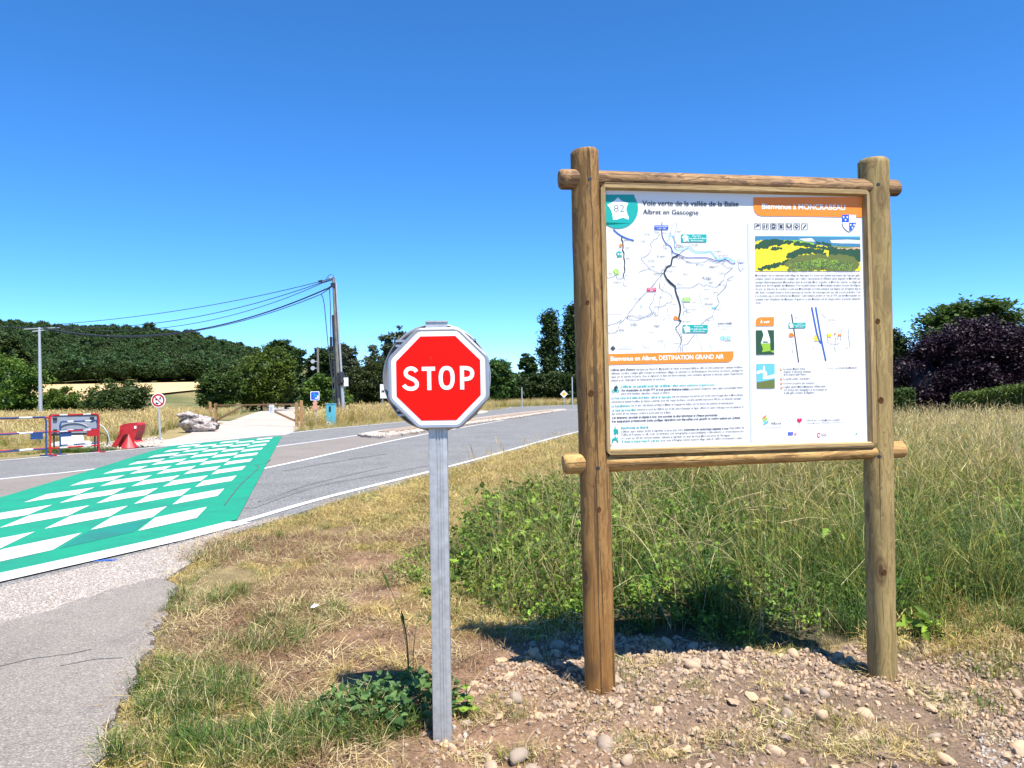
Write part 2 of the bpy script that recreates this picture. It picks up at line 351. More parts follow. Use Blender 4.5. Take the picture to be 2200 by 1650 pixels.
# ------------------------------------------------------------------ ground sheet
def axis(dense0, dense1, step, lo, hi, g):
    a = list(np.arange(dense0, dense1, step)); s = step
    while a[-1] < hi: s *= g; a.append(a[-1]+s)
    b = []; s = step; c = dense0
    while c > lo: s *= g; c -= s; b.append(c)
    return np.array(b[::-1]+a)
GX = axis(-3.6, 5.2, .036, -2500, 2500, 1.07); GY = axis(2.3, 8, .036, -60, 3500, 1.06)
X, Y = np.meshgrid(GX, GY); Z = hz(X, Y)
V = np.stack([X.ravel(), Y.ravel(), Z.ravel()], 1); nx = len(GX); ny = len(GY)
ii = (np.arange(ny-1)[:, None]*nx+np.arange(nx-1)[None]).ravel()
FQ = np.stack([ii, ii+1, ii+nx+1, ii+nx], 1)
def zone(x, y):
    n = fnoise(x, y, .9, 11)[:, None]; n2 = fnoise(x, y, 2.6, 21)[:, None]
    far = np.where(fnoise(x, y, .08, 31)[:, None] > .5, [[.24, .20, .085]], [[.13, .14, .05]])
    straw = np.array([[.25, .19, .09]]); soil = np.array([[.22, .14, .085]])
    c = far*np.ones((len(x), 1))
    d = (x-xE(y)); m = (sstep(d, .0, .3)*(y < 60))[:, None]
    near = straw*(1-sstep(n, .5, .68))+soil*sstep(n, .5, .68)
    c = c*(1-m)+near*m
    W = sstep(fnoise(x, y, 1.2, 7), .35, .4)
    wz = inpoly(x, y, POLY_WEED)[:, None]; c = np.where(wz, np.array([[.10, .085, .045]])*(.7+.6*n2), c)
    sz = inpoly(x, y, POLY_STONE)[:, None]; c = np.where(sz, np.array([[.225, .155, .106]])*(.75+.5*n2), c)
    for (px, py, r) in ((-1.05, 5.6, .75), (-.75, 4.7, .75), (-.1, 3.2, .6), (-1.5, 3.3, .3), (-1.3, 7.2, .6), (-.2, 4.2, .5)):
        k = np.exp(-(((x-px)/r)**2+((y-py)/r)**2))[:, None]; c = c*(1-k)+np.array([[.27, .165, .10]])*k
    g = ((x < -13) & (y > 18) & (y < 45))[:, None]; c = np.where(g, np.array([[.30, .24, .11]]), c)
    return np.concatenate([c, np.ones((len(x), 1))], 1)
ground = np_mesh('ground', V, FQ, M['ground'], attrs={'zone': zone(V[:, 0], V[:, 1])}, smooth=True); tag(ground, kind='structure')

# ------------------------------------------------------------------ flat sheets
def sheet(name, poly, z, mat, parent=None, kind='structure', skirt=.03):
    b = MB(); b.prism(poly, z-skirt, z)
    o = b.build(name, mat, parent)
    if parent is None: tag(o, kind=kind)
    return o
def offset(pl, d):
    r = []
    for i, p in enumerate(pl):
        a = Vector(pl[max(i-1, 0)]); c = Vector(pl[min(i+1, len(pl)-1)]); t = (c-a).normalized(); r.append((p[0]+t.y*d, p[1]-t.x*d))
    return r
def smoothpl(pl, n=4):
    out = []
    for i in range(len(pl)-1):
        p0 = Vector(pl[max(i-1, 0)]); p1 = Vector(pl[i]); p2 = Vector(pl[i+1]); p3 = Vector(pl[min(i+2, len(pl)-1)])
        for k in range(n):
            t = k/n; out.append(tuple(.5*((2*p1)+(p2-p0)*t+(2*p0-5*p1+4*p2-p3)*t*t+(3*p1-p0-3*p2+p3)*t**3)))
    out.append(tuple(pl[-1])); return out
def ribbon(b, pl, w_, z, mi=0, d=0):
    L_ = offset(pl, d-w_/2); Rr = offset(pl, d+w_/2); n = len(pl)
    b.add([(x, y, z) for x, y in L_]+[(x, y, z) for x, y in Rr], [(i, n+i, n+i+1, i+1) for i in range(n-1)], mi)
NE = smoothpl([(-12, -9), (-7.0, .8), (-5.6, 3.95), (-4.46, 6.69), (-3.98, 7.75), (-3.42, 9.36), (-2.87, 11.77), (-1.72, 15.53), (-.4, 20.27), (2.25, 30.2), (6.2, 42), (12.4, 56), (26, 80), (52, 120)])
FE = smoothpl([(-22, -9), (-19, 1), (-16.5, 12), (-13.93, 20.9), (-12.74, 23.9), (-11.9, 26.5), (-10.33, 34.7), (-9.56, 39.4), (-7.3, 48), (-5.2, 60), (-3.2, 80), (-1, 98), (5, 118), (40, 150)])
NM = smoothpl([(-13, -9), (-10.6, 2), (-8.5, 8.5), (-5.95, 15.4), (-5.42, 17.82), (-4.8, 23.2), (-3.55, 32.3), (0, 51.7), (4.4, 73.5), (7.6, 84)])
FM = smoothpl([(-18, -6), (-14.2, 6.5), (-10.43, 15.64), (-9.64, 17.5), (-7.9, 24.2), (-6.6, 31), (-5.7, 38), (-3.0, 52), (.2, 68), (3.6, 82)])
nA = offset(NE, .33); fA = offset(FE, -.35)
road = sheet('road', nA+fA[::-1], 0.0, M['road'])
b = MB(); b.add([(x, y, .004) for x, y in NM[:-3]]+[(x, y, .004) for x, y in FM[:-3][::-1]], [tuple(range(len(NM)-3+len(FM)-3))])
b.build('painted_median', M['median'], road)
b = MB(); ribbon(b, [(float(np.interp(9.5, [p[1] for p in NE], [p[0] for p in NE])), 9.5)]+[q for q in NE if q[1] > 9.7], .14, .008, d=-.02); b.build('edge_line', M['white_paint'], road)
b = MB(); ribbon(b, FE, .16, .008); b.build('edge_line', M['white_paint'], road)
b = MB(); ribbon(b, NM, .15, .008); b.build('lane_line', M['white_paint'], road)
b = MB(); ribbon(b, FM, .15, .008); b.build('lane_line', M['white_paint'], road)
# green crossing
NEo = [(x, y) for x, y in NE]
def ne_at(y, d=0):
    pl = offset(NE, d); return float(np.interp(y, [p[1] for p in pl], [p[0] for p in pl]))
poly = [(ne_at(9.72, -.16), 9.72), (-9.72, 32.4), (-11.0, 29.2), (-11.75, 26.4), (-11.2, 23.8), (-9.65, 17.9), (-8.4, 12.8), (-7.2, 7.6), (-6.4, 3.2)]
poly += [(ne_at(y, -.16), y) for y in (3.2, 4.6, 6, 7.4, 8.6)]
gr = MB(); gr.add([(x, y, .012) for x, y in poly], [tuple(range(len(poly)))])
crossing = tag(gr.build('painted_crossing', M['green_paint']), kind='structure')
b = MB(); wl = [(ne_at(y), y) for y in (2.8, 4.2, 5.6, 7, 8.4, 9.5)]; ribbon(b, wl, .34, .016, d=.0); b.build('wide_edge_band', M['white_paint'], crossing)
O0 = Vector((-4.05, 9.86)); bv = Vector((-.301, 1.133)); av = Vector((-.325, -1.0)); ck = {}
def cellmesh(i, j, mat, z=.016):
    P = [O0+bv*(i+.05)+av*(j+.03), O0+bv*(i+.05)+av*(j+.955), O0+bv*(i+.95)+av*(j+.955), O0+bv*(i+.95)+av*(j+.03)]
    c = sum(P, Vector((0, 0)))/4
    if mat not in ck:
        m = MB(); m.add([(*(p-c), 0) for p in P], [(0, 1, 2, 3)]); me = m.build('painted_square', M[mat], crossing); ck[mat] = me.data
        me.location = (c.x, c.y, z); return me
    o = bpy.data.objects.new('painted_square', ck[mat]); COL.objects.link(o); o.parent = crossing; o.location = (c.x, c.y, z); return o
for i in range(0, 19):
    for j in range(0, 5 if i > 1 else 4):
        if (i+j) % 2 == 0:
            cellmesh(i, j, 'white_paint')
        elif i == 0: cellmesh(i, j, 'dark_green_paint', .0145)
for k_, (pl, wd_) in enumerate((([(372, 971), (450, 965), (560, 957)], .16), ([(292, 990), (350, 984), (420, 978)], .2))):
    b = MB(); ribbon(b, smoothpl([tuple(gp(*q).xy) for q in pl]), wd_, .0192+.0004*k_); b.build('tyre_scuff', M['dark_green_paint'], crossing)
# seam and tyre scars across the paint
b = MB(); ribbon(b, smoothpl([tuple(gp(u, v).xy) for u, v in ((582, 988), (570, 997), (549, 1001), (556, 1006), (520, 1040), (498, 1066), (482, 1088))]), .016, .0185)
b.build('crack', M['groove'], crossing)
for k_, (pl, wd_) in enumerate((([(535, 1092), (620, 1062), (700, 1040), (800, 1022), (920, 1000)], .16), ([(560, 1078), (640, 1048), (720, 1027), (830, 1003)], .10), ([(610, 1012), (700, 995), (830, 975)], .12))):
    b = MB(); ribbon(b, smoothpl([tuple(gp(*q).xy) for q in pl]), wd_, .005+.0006*k_); b.build('tyre_mark', M['tyre'], road)
# splitter island with stone edging
isl = [(-6.3, 31.2), (-5.0, 29.2), (-4.1, 32.2), (-2.2, 42), (.4, 53), (3.6, 69), (5.6, 79), (5.0, 83), (3.4, 79), (-.2, 64), (-3.1, 50), (-5.0, 39.5), (-6.1, 34)]
isl = smoothpl(isl+[isl[0]], 3)[:-1]
island = sheet('traffic_island', isl, .09, M['track'], skirt=.12)
inner = [(-5.7, 32.6), (-5.0, 32.0), (-3.3, 40.5), (-.6, 53), (2.6, 68), (4.4, 77), (3.4, 76), (.3, 63), (-2.6, 49), (-4.6, 39), (-5.5, 35)]
m_is = plain('dead_turf_island', (.27, .20, .14), .95, var=.35, scale=3, bump=1)
b = MB(); b.prism(inner, .08, .13); b.build('island_infill', m_is, island)
tip = smoothpl([(-3.3, 66), (-4.4, 74), (-3.6, 82), (-2.4, 76), (-2.6, 68), (-3.3, 66)], 4)[:-1]
sheet('traffic_island', tip, .09, M['track'], skirt=.12)
# gravel strip, cycle path, gravel track
gravel = sheet('gravel_strip', [(-6.0, -1), (-5.55, 2.2), (-4.75, 5.0), (-4.0, 6.95), (-3.55, 8.2), (-3.2, 9.4), (-3.0, 10.0), (-3.25, 9.0), (-3.3, 8.2), (-3.02, 7.2), (-2.98, 6.5), (-3.5, 5.0), (-4.3, 2.2), (-5.0, -1)], .006,
               mat_asphalt('chipping_bed', (.22, .185, .16), (.42, .37, .33), light=(.66, .62, .58), scale=60, bump=1))
def ragged(pl, amp=.03, n=7):
    out = []
    for i in range(len(pl)):
        a = Vector(pl[i]); c = Vector(pl[(i+1) % len(pl)]); k_n = n if (c-a).length < 1.5 else 1
        for k in range(k_n):
            q = a.lerp(c, k/k_n); out.append((q.x+random.uniform(-amp, amp), q.y+random.uniform(-amp, amp)))
    return out
path = sheet('cycle_path', ragged([(-9, -12), (-8, -6), (-4.9, -1), (-4.3, 2.2), (-3.55, 5.2), (-3.38, 5.65), (-3.23, 6.25), (-3.05, 6.6), (-2.78, 6.3), (-2.62, 5.9), (-2.46, 5.4), (-2.36, 5.0), (-2.2, 4.62), (-2.1, 4.3), (-2.0, 4.0), (-1.92, 3.6), (-1.74, 3.2), (-1.55, 2.6), (-1.2, 1), (-.8, -2), (0, -12)]), .012, M['path'], skirt=.04)
for cr in ([(-3.0, 4.35), (-2.85, 4.52), (-2.68, 4.60), (-2.58, 4.68)], [(-2.6, 4.40), (-2.45, 4.5), (-2.3, 4.52)]):
    b = MB(); pl = smoothpl(cr); ribbon(b, [(x+random.uniform(-.006, .006), y+random.uniform(-.006, .006)) for x, y in pl], .009, .0145); b.build('crack', M['groove'], path)
b = MB(); c0 = gp(227, 1207)
b.add([(c0.x+dx, c0.y+dy, .016) for dx, dy in ((-.12, -.03), (-.03, -.045), (.02, -.02), (.13, -.03), (.06, .01), (.14, .05), (.02, .03), (-.05, .05), (-.04, .01))], [tuple(range(9))])
b.build('blue_paint_mark', M['p_lineblue'], gravel)
track = sheet('gravel_track', [(-14.4, 27.4), (-12.0, 26.6), (-10.6, 33.0), (-9.9, 33.6), (-10.9, 39), (-12.6, 46), (-17.3, 62), (-27, 95), (-45, 165), (-51, 165), (-33.5, 100), (-22.5, 62), (-18.3, 47), (-17.0, 41.5), (-15.2, 36), (-14.0, 31.5)], .006, M['track'])
sheet('side_path', [(-27, 56), (-18, 54), (-18.6, 57), (-28, 61), (-60, 64), (-60, 59)], .012, M['track'])
b = MB()
xs = np.linspace(-330, -92, 60); ys = np.linspace(150, 268, 30)
WX, WY = np.meshgrid(xs, ys); WZ = hz(WX, WY)+.55
V = np.stack([WX.ravel(), WY.ravel(), WZ.ravel()], 1); ii = (np.arange(29)[:, None]*60+np.arange(59)[None]).ravel()
tag(np_mesh('wheat_field', V, np.stack([ii, ii+1, ii+61, ii+60], 1), M['wheat'], smooth=True), kind='structure')

# ------------------------------------------------------------------ logs
def log(name, a, b_, r0, r1, mat, parent, seed, seg=40, rings=60, cham=.012, bow=0):
    """tapered log from a to b, local Z along its length"""
    a = Vector(a); b_ = Vector(b_); L_ = (b_-a).length; rg = np.random.default_rng(seed)
    th = np.linspace(0, 2*np.pi, seg, endpoint=False); zs = np.concatenate([[0, cham*.35, cham], np.linspace(.03, L_-.03, rings), [L_-cham, L_-cham*.35, L_]])
    V_ = []
    for z in zs:
        r = r0+(r1-r0)*z/L_; e = min(z, L_-z)
        rr = r*(1-.0*th) + .004*np.sin(th*2+z*1.3+seed)+.0028*np.sin(th*3-z*2.1)+.0025*(fnoise(th*2, th*0+z*7, 1.0, seed)-.5)*2
        if e < cham: rr = rr-(cham-e)*.8
        bx = bow*math.sin(math.pi*z/L_)
        V_.append(np.stack([rr*np.cos(th)+bx, rr*np.sin(th), np.full(seg, z)], 1))
    V_ = np.concatenate(V_); mb = MB(); n = len(zs)
    F_ = [(i*seg+k, i*seg+(k+1) % seg, (i+1)*seg+(k+1) % seg, (i+1)*seg+k) for i in range(n-1) for k in range(seg)]
    F_ += [tuple(reversed(range(seg))), tuple((n-1)*seg+k for k in range(seg))]
    mb.add(V_.tolist(), F_); o = mb.build(name, mat, parent); auto_smooth(o, 50)
    o.location = a; o.rotation_euler = (b_-a).to_track_quat('Z', 'Y').to_euler(); return o

# ------------------------------------------------------------------ information board
board = empty('information_board', (0, 0, 0), label='large wooden-framed cycle route information board with a map and French text', cat='information board')
def lp(u, v, Y): return at(u, v, Y)
PL0 = lp(1292, 1478, 3.86); PL0.z = -.28; PL1 = lp(1256, 324, 3.86)
PR0 = lp(1896, 1466, 4.11); PR0.z = -.3; PR1 = lp(1876, 343, 4.11)
post_l = log('post', PL0, PL1, .0745, .0715, M['log_l'], board, 3)
post_r = log('post', PR0, PR1, .0765, .0735, M['log_r'], board, 8)
bx = (PR1-PL1); bx.z = 0; bx.normalize(); by = Vector((-bx.y, bx.x, 0))     # by points away from the viewer
def rail(u0, v0, u1, v1, r, mat, seed):
    a = at(u0, v0, 3.86+.0); c = at(u1, v1, 4.11)
    # keep the axis in the plane of the posts, slightly behind their axes
    A = PL1+bx*((a-PL1).dot(bx)); A.z = a.z; C_ = PL1+bx*((c-PL1).dot(bx)); C_.z = c.z
    return log('rail', A-by*.009, C_-by*.009, r, r, mat, board, seed, rings=50)
rail(1198, 388, 1931, 404, .047, M['log_top'], 5)
rail(1207, 995, 1942, 966, .047, M['log_bot'], 12)
# board plane: slightly in front of the rail axis
pn = by.copy(); P00 = at(1310, 965, 3.84)+by*.0
def pp(u, v, lay=0):
    d = ray(u, v); o = Vector((0, 0, EYE)); t = (P00-o).dot(pn)/d.dot(pn); q = o+d*t; r = q-P00
    return (r.dot(bx), -.00016*lay, r.z)
PM = Matrix((( bx.x, by.x, 0, P00.x), (bx.y, by.y, 0, P00.y), (0, 0, 1, P00.z), (0, 0, 0, 1)))
TL = pp(1300, 420); TR = pp(1853, 424); BL = pp(1310, 964); BR = pp(1858, 946)
panel = MB(); W0, W1 = min(TL[0], BL[0])-.004, max(TR[0], BR[0])+.004; Z0, Z1 = min(BL[2], BR[2])-.005, max(TL[2], TR[2])+.008
panel.box(((W0+W1)/2, .008, (Z0+Z1)/2), (W1-W0, .012, Z1-Z0)); panel = panel.build('panel', M['print_white'], board); panel.matrix_world = PM
back = MB(); back.box(((W0+W1)/2, .0225, (Z0+Z1)/2), (W1-W0+.02, .012, Z1-Z0+.02)); bk = back.build('backing_board', M['batten'], board); bk.matrix_world = PM
def batten(x0, z0, x1, z1, wdt, dep):
    L_ = math.hypot(x1-x0, z1-z0); m = MB(); h = wdt/2
    prof = [(-h, 0), (h, 0), (h, -dep*.75), (h-.006, -dep), (-h+.006, -dep), (-h, -dep*.75)]
    P = [(a, d, h if a < 0 else 0) for a, d in prof]
    P0 = [(a, d, (a+h)) for a, d in prof]; P1 = [(a, d, L_-(a+h)) for a, d in prof]
    m.add(P0+P1, [tuple(range(6)), tuple(range(11, 5, -1))]+[(i, 6+i, 6+(i+1) % 6, (i+1) % 6) for i in range(6)])
    o = m.build('frame_batten', M['batten'], board); auto_smooth(o, 30)
    # local Z along the run, local +X toward the panel centre
    zc = Vector((x1-x0, 0, z1-z0)).normalized(); yc = Vector((0, 1, 0)); xc = yc.cross(zc)
    o.matrix_world = PM @ (Matrix.Translation((x0, .028, z0)) @ Matrix((xc, yc, zc)).transposed().to_4x4()); return o
bw = .034; dp = .058; e = bw/2
ax0, ax1, az0, az1 = W0-e+.004, W1+e-.004, Z0-e+.004, Z1+e-.004
batten(ax0-e, az0, ax1+e, az0, bw, dp); batten(ax1+e, az1, ax0-e, az1, bw, dp)
batten(ax0, az1+e, ax0, az0-e, bw, dp); batten(ax1, az0-e, ax1, az1+e, bw, dp)
# ---- print on the panel (flat print, layered sheets)
def flat(name, polys, mat, lay=1, parent=None, conv=None):
    mt_ = M[mat] if isinstance(mat, str) else mat
    many = len(polys) > 14; m = MB()
    for i, pl in enumerate(polys):
        P = [pp(*(conv(*p) if conv else p), lay+(i*.004 if many else 0)) for p in pl]
        if not many: m = MB()
        m.add(P, [tuple(range(len(P)))])
        if not many: o = m.build(name, mt_, parent or panel, fix=False)
    if many: o = tag(m.build(name, mt_, parent or panel, fix=False), kind='stuff')
    return o
def strokes(name, lines, wpx, mat, lay=2, conv=None, sm=3):
    for i_, ln in enumerate(lines):
        m = MB(); P = [pp(*(conv(*p) if conv else p), lay+i_*.02) for p in ln]; q = [(p[0], p[2]) for p in P]
        if sm > 1 and len(q) > 2: q = smoothpl(q, sm)
        wd = wpx*1.7*.00247; L_ = offset(q, -wd/2); Rr = offset(q, wd/2); n = len(q); y = P[0][1]
        m.add([(a, y, c) for a, c in L_]+[(a, y, c) for a, c in Rr], [(i, n+i, n+i+1, i+1) for i in range(n-1)])
        o = m.build(name, M[mat], panel, fix=False)
    return o
def circ(x, y, r, n=20, sx=1): return [(x+r*sx*math.cos(2*math.pi*k/n), y+r*math.sin(2*math.pi*k/n)) for k in range(n)]
def text_geo(s, bold=0, res=2):
    cu = bpy.data.curves.new('lettering_curve', 'FONT'); cu.body = s; cu.size = 1; cu.resolution_u = res; cu.offset = bold; cu.space_character = 1.0
    ob = bpy.data.objects.new('lettering_tmp', cu); me = bpy.data.meshes.new_from_object(ob)
    V_ = np.empty(len(me.vertices)*3, np.float32); me.vertices.foreach_get('co', V_); V_ = V_.reshape(-1, 3)
    F_ = [tuple(p.vertices) for p in me.polygons]
    bpy.data.objects.remove(ob); bpy.data.curves.remove(cu); bpy.data.meshes.remove(me); return V_, F_
def words(name, rows, mat, lay=3, parent=None, bold=0, res=2):
    """rows: (text, u0, v0, u1, v1, cap height in px)"""
    many = len(rows) > 25; m = MB()
    for s, u0, v0, u1, v1, cap in rows:
        if not many: m = MB()
        V_, F_ = text_geo(s, bold, res)
        if not len(V_): continue
        x0, x1 = V_[:, 0].min(), V_[:, 0].max(); p0 = pp(u0, v0, lay); p1 = pp(u1, v1, lay)
        sx = (p1[0]-p0[0])/(x1-x0); ref = pp(u0, v0-cap, lay)[2]-p0[2]; sy = ref/.72
        m.add([(p0[0]+(v[0]-x0)*sx, p0[1], p0[2]+(p1[2]-p0[2])*(v[0]-x0)/(x1-x0)+v[1]*sy) for v in V_], F_)
        if not many: o = m.build(name, M[mat], parent or panel, fix=False)
    if many: o = tag(m.build(name, M[mat], parent or panel, fix=False), kind='stuff')
    return o
# header badge, titles and banners
bc = (1337, 440)
badge = [(bc[0]+52*.62*0+x, y) for x, y in []]
cpts = [(1328+43*math.cos(a), 448+43*math.sin(a)) for a in np.linspace(-.62, math.pi*.76, 30)]
flat('route_badge', [[(1299, 418), (1363, 418)]+cpts+[(1300, 484)]], 'p_teal', 1)
st = [(285, 105), (330, 150), (380, 180), (455, 200), (428, 260), (422, 310), (440, 380), (462, 430), (455, 468), (420, 455), (370, 436), (320, 450), (270, 468), (205, 472), (197, 400), (180, 330), (150, 275), (110, 225), (170, 200), (235, 155)]
m1 = lambda x, y: (1290+x/7.586, 410+y/7.586)
def star(x, y, s): return [(x+(a-285)/350*s, y+(c-290)/350*s) for a, c in st]
flat('route_star', [[m1(a, c) for a, c in st]], 'p_skyw', 2)
words('route_number', [('82', 1319, 455, 1341.5, 455, 15)], 'p_ink', 3, bold=-.012, res=4)
words('title_text', [('Voie verte de la vallée de la Baïse', 1380, 441, 1587, 443, 10.5)], 'p_ink', 3, bold=.018, res=3)
words('title_text', [('Albret en Gascogne', 1381, 459.5, 1501, 461, 10.5)], 'p_ink', 3, bold=.014, res=3)
flat('banner', [[(1619, 424), (1619, 446), (1621, 454), (1627, 461), (1636, 464), (1745, 465), (1853, 467), (1853, 423)]], 'p_orange', 1)
words('banner_text', [('Bienvenue à MONCRABEAU', 1637, 448.5, 1816, 451, 11.5)], 'sign_white', 3, bold=.018, res=3)
flat('banner', [[(1305, 760.5), (1576, 754.5), (1576, 765), (1574.5, 771), (1569, 776.5), (1562, 778), (1306, 783.5)]], 'p_orange', 1)
words('banner_text', [('Bienvenue en Albret, DESTINATION GRAND AIR', 1312, 775.5, 1555, 770.5, 10)], 'sign_white', 3, bold=.018, res=3)
flat('column_divider', [[(1605.5, 478), (1610.5, 478), (1617, 948), (1612, 948.5)]], 'p_paleblue', 1)
# map
dark = [[(1005, 505), (998, 590), (1000, 690), (1020, 770), (1068, 858)], [(1275, 1035), (1400, 1087), (1560, 1090), (1750, 1092), (1860, 1130), (1940, 1142), (2050, 1128), (2150, 1188), (2200, 1178)]]
strokes('map_route', dark, 1.0, 'p_navy', 3, m1)
strokes('map_route', [[(1068, 858), (1140, 900), (1165, 950), (1190, 1005), (1275, 1035)]], 1.2, 'p_lineblue', 3, m1)
strokes('map_route', [[(1275, 1035), (1240, 1065), (1200, 1075), (1170, 1105), (1160, 1160), (1148, 1210), (1090, 1240), (1060, 1290), (1042, 1320), (1050, 1370), (1100, 1460), (1160, 1520), (1215, 1560)]], 2.0, 'p_ink', 4, m1)
m2 = lambda x, y: (1290+x/6.667, 600+y/6.667)
strokes('map_route', [[(960, 0), (1010, 50), (1065, 100), (1080, 180), (1110, 270), (1140, 370), (1145, 450), (1130, 520), (1122, 575), (1160, 602)]], 2.0, 'p_ink', 4, m2)
dsh = smoothpl([(1150, 610), (1120, 650), (1080, 690), (1095, 740), (1130, 790), (1160, 850), (1155, 900), (1145, 930)], 4)
strokes('map_route', [[dsh[i], dsh[i+1]] for i in range(0, len(dsh)-1, 2)], 1.7, 'p_ink', 4, m2, 1)
strokes('map_route', [[(210, 625), (280, 690), (360, 742), (450, 780), (548, 808)]], 1.7, 'p_lineblue', 3, m1)
strokes('map_route', [[(360, 745), (338, 790), (362, 815), (370, 930), (360, 960), (385, 1010), (382, 1080), (398, 1160), (390, 1230), (400, 1300), (375, 1360), (375, 1400)]], 1.3, 'p_ink', 3, m1)
thin = [[(975, 690), (950, 720), (920, 770), (860, 795), (850, 825), (822, 840), (830, 930), (800, 1000), (770, 1040), (720, 1070), (665, 1092), (720, 1170), (815, 1272)], [(630, 1318), (730, 1278), (815, 1275), (900, 1310), (1000, 1345)],
        [(1000, 680), (1145, 690)], [(1195, 508), (1160, 600), (1140, 680), (1195, 750), (1210, 850), (1210, 905), (1225, 940)], [(1243, 508), (1235, 600), (1228, 655), (1205, 720), (1215, 800), (1260, 870), (1420, 905), (1480, 920), (1530, 965), (1580, 988), (1650, 975), (1740, 985), (1790, 975), (1850, 1030), (1900, 1095), (2020, 1095), (2110, 1090), (2200, 1140)],
        [(1275, 1045), (1340, 1100), (1420, 1150), (1480, 1165), (1620, 1162), (1700, 1150), (1760, 1125), (1850, 1160), (1990, 1185), (2060, 1245), (2160, 1248)], [(1285, 1030), (1340, 980), (1420, 935)], [(2160, 1250), (2090, 1310), (2025, 1365), (2015, 1440), (1960, 1490), (1885, 1565), (1800, 1550), (1720, 1525), (1685, 1555), (1620, 1500), (1560, 1530), (1490, 1570), (1350, 1570), (1240, 1575)],
        [(1145, 1215), (1080, 1215), (1050, 1245), (1045, 1270), (1000, 1290), (1000, 1345), (990, 1370), (900, 1480), (830, 1560)], [(100, 1400), (150, 1410), (200, 1395), (260, 1385), (275, 1420), (340, 1430), (375, 1400)], [(375, 1405), (395, 1430), (380, 1490), (375, 1530), (440, 1552)], [(2200, 1390), (2150, 1392), (2070, 1445), (2055, 1530), (2010, 1590)],
        [(1005, 1360), (965, 1500), (970, 1590)], [(1150, 950), (1170, 1050), (1165, 1110)]]
strokes('map_road', thin, .75, 'p_greyline', 2, m1)
thin2 = [[(790, 50), (740, 100)], [(660, 180), (600, 240), (520, 330), (450, 430), (395, 490), (395, 540)], [(850, 60), (860, 130), (900, 160), (970, 190), (1025, 240), (1020, 320), (960, 330), (920, 370), (840, 395), (780, 390), (765, 480)], [(810, 205), (770, 220), (760, 300), (705, 385), (740, 460), (765, 482)], [(760, 482), (700, 530), (620, 545), (520, 585), (400, 565), (365, 530)], [(395, 515), (480, 520), (520, 545), (600, 540), (680, 510), (740, 470)],
         [(365, 530), (330, 590), (275, 630), (250, 720), (200, 762), (90, 765)], [(310, 570), (240, 620), (140, 645), (95, 675)], [(930, 0), (920, 70), (880, 180), (850, 300), (835, 420), (820, 490)], [(1810, 90), (1770, 140), (1690, 215), (1670, 250), (1705, 340), (1660, 390), (1620, 470), (1600, 530), (1525, 568), (1480, 610), (1440, 640)], [(1355, 785), (1310, 840), (1240, 925), (1170, 930)], [(1190, 330), (1200, 390), (1250, 440), (1200, 455), (1190, 510)], [(1150, 935), (1115, 980), (1112, 1030)], [(1150, 960), (1150, 1030)], [(1170, 950), (1180, 1030)]]
strokes('map_road', thin2, .75, 'p_greyline', 2, m2)
riv = [[(1080, 840), (1130, 760), (1110, 730), (1170, 735), (1200, 790), (1225, 940), (1300, 965), (1370, 945), (1430, 925), (1490, 975), (1560, 1010), (1620, 1000), (1700, 1010), (1790, 990), (1840, 1050), (1940, 1135), (2040, 1100), (2200, 1160)]]
strokes('map_river', riv, .8, 'p_cyan', 2, m1)
strokes('map_river', [[(980, 0), (1090, 110), (1150, 200), (1120, 240), (1160, 290), (1190, 400), (1180, 500), (1140, 560)], [(1150, 610), (1130, 690), (1175, 840), (1150, 930)], [(95, 490), (320, 492)], [(955, 370), (975, 500), (1000, 560), (990, 700), (930, 820), (925, 1020)], [(720, 550), (680, 700), (640, 900), (612, 950), (610, 1030)], [(1410, 180), (1440, 300), (1470, 400), (1430, 520), (1390, 650), (1380, 800), (1440, 930), (1455, 1020)], [(1610, 520), (1635, 640), (1600, 800), (1575, 930), (1595, 1020)]], .6, 'p_paleblue', 2, m2)
dots = [(1068, 858, 9), (1428, 930, 5), (1230, 655, 5), (1210, 905, 5), (1148, 1210, 8), (1045, 1308, 11), (1012, 1345, 10), (1215, 1555, 18), (375, 1400, 6), (375, 930, 6), (362, 815, 5), (470, 1135, 5), (165, 1385, 5), (362, 1492, 5), (820, 732, 5), (693, 850, 4), (1030, 1122, 5), (905, 1162, 5), (793, 1220, 5), (1835, 1015, 5), (2018, 1093, 4), (1765, 1125, 5), (1990, 1185, 4), (1592, 1187, 5), (1475, 1172, 5), (2025, 1365, 6), (2065, 1447, 5), (1885, 1280, 5), (1803, 1518, 5), (2048, 1535, 5), (1770, 1450, 4)]
pol = [[m1(*q) for q in circ(x, y, r, 10)] for x, y, r in dots]
dots2 = [(783, 483, 9), (388, 545, 6), (1657, 400, 9), (1160, 602, 6), (1143, 930, 6), (615, 960, 5), (250, 735, 5), (432, 680, 4), (686, 765, 5), (1237, 453, 5), (1355, 453, 7), (1515, 300, 5), (1525, 567, 5), (1687, 215, 5), (1312, 110, 5), (1583, 68, 4), (895, 585, 4), (557, 315, 4), (990, 343, 4), (1333, 318, 3), (318, 45, 5), (843, 870, 4)]
pol += [[m2(*q) for q in circ(x, y, r, 10)] for x, y, r in dots2]
flat('map_town_dots', pol, 'p_ink', 5)
flat('map_town_area', [[m2(*q) for q in [(1985, -230)]] if False else [(x, y) for x, y in [(1584, 556), (1588, 552), (1593, 555), (1598, 552), (1602, 560), (1598, 566), (1601, 574), (1595, 579), (1591, 583), (1587, 577), (1586, 567)]]], 'p_lilac', 2)
flat('map_lake', [[m2(*q) for q in [(1580, 405), (1615, 398), (1650, 392), (1655, 412), (1620, 420)]], [m2(*q) for q in [(565, 378), (590, 372), (602, 388), (580, 394)]]], 'p_cyan', 3)
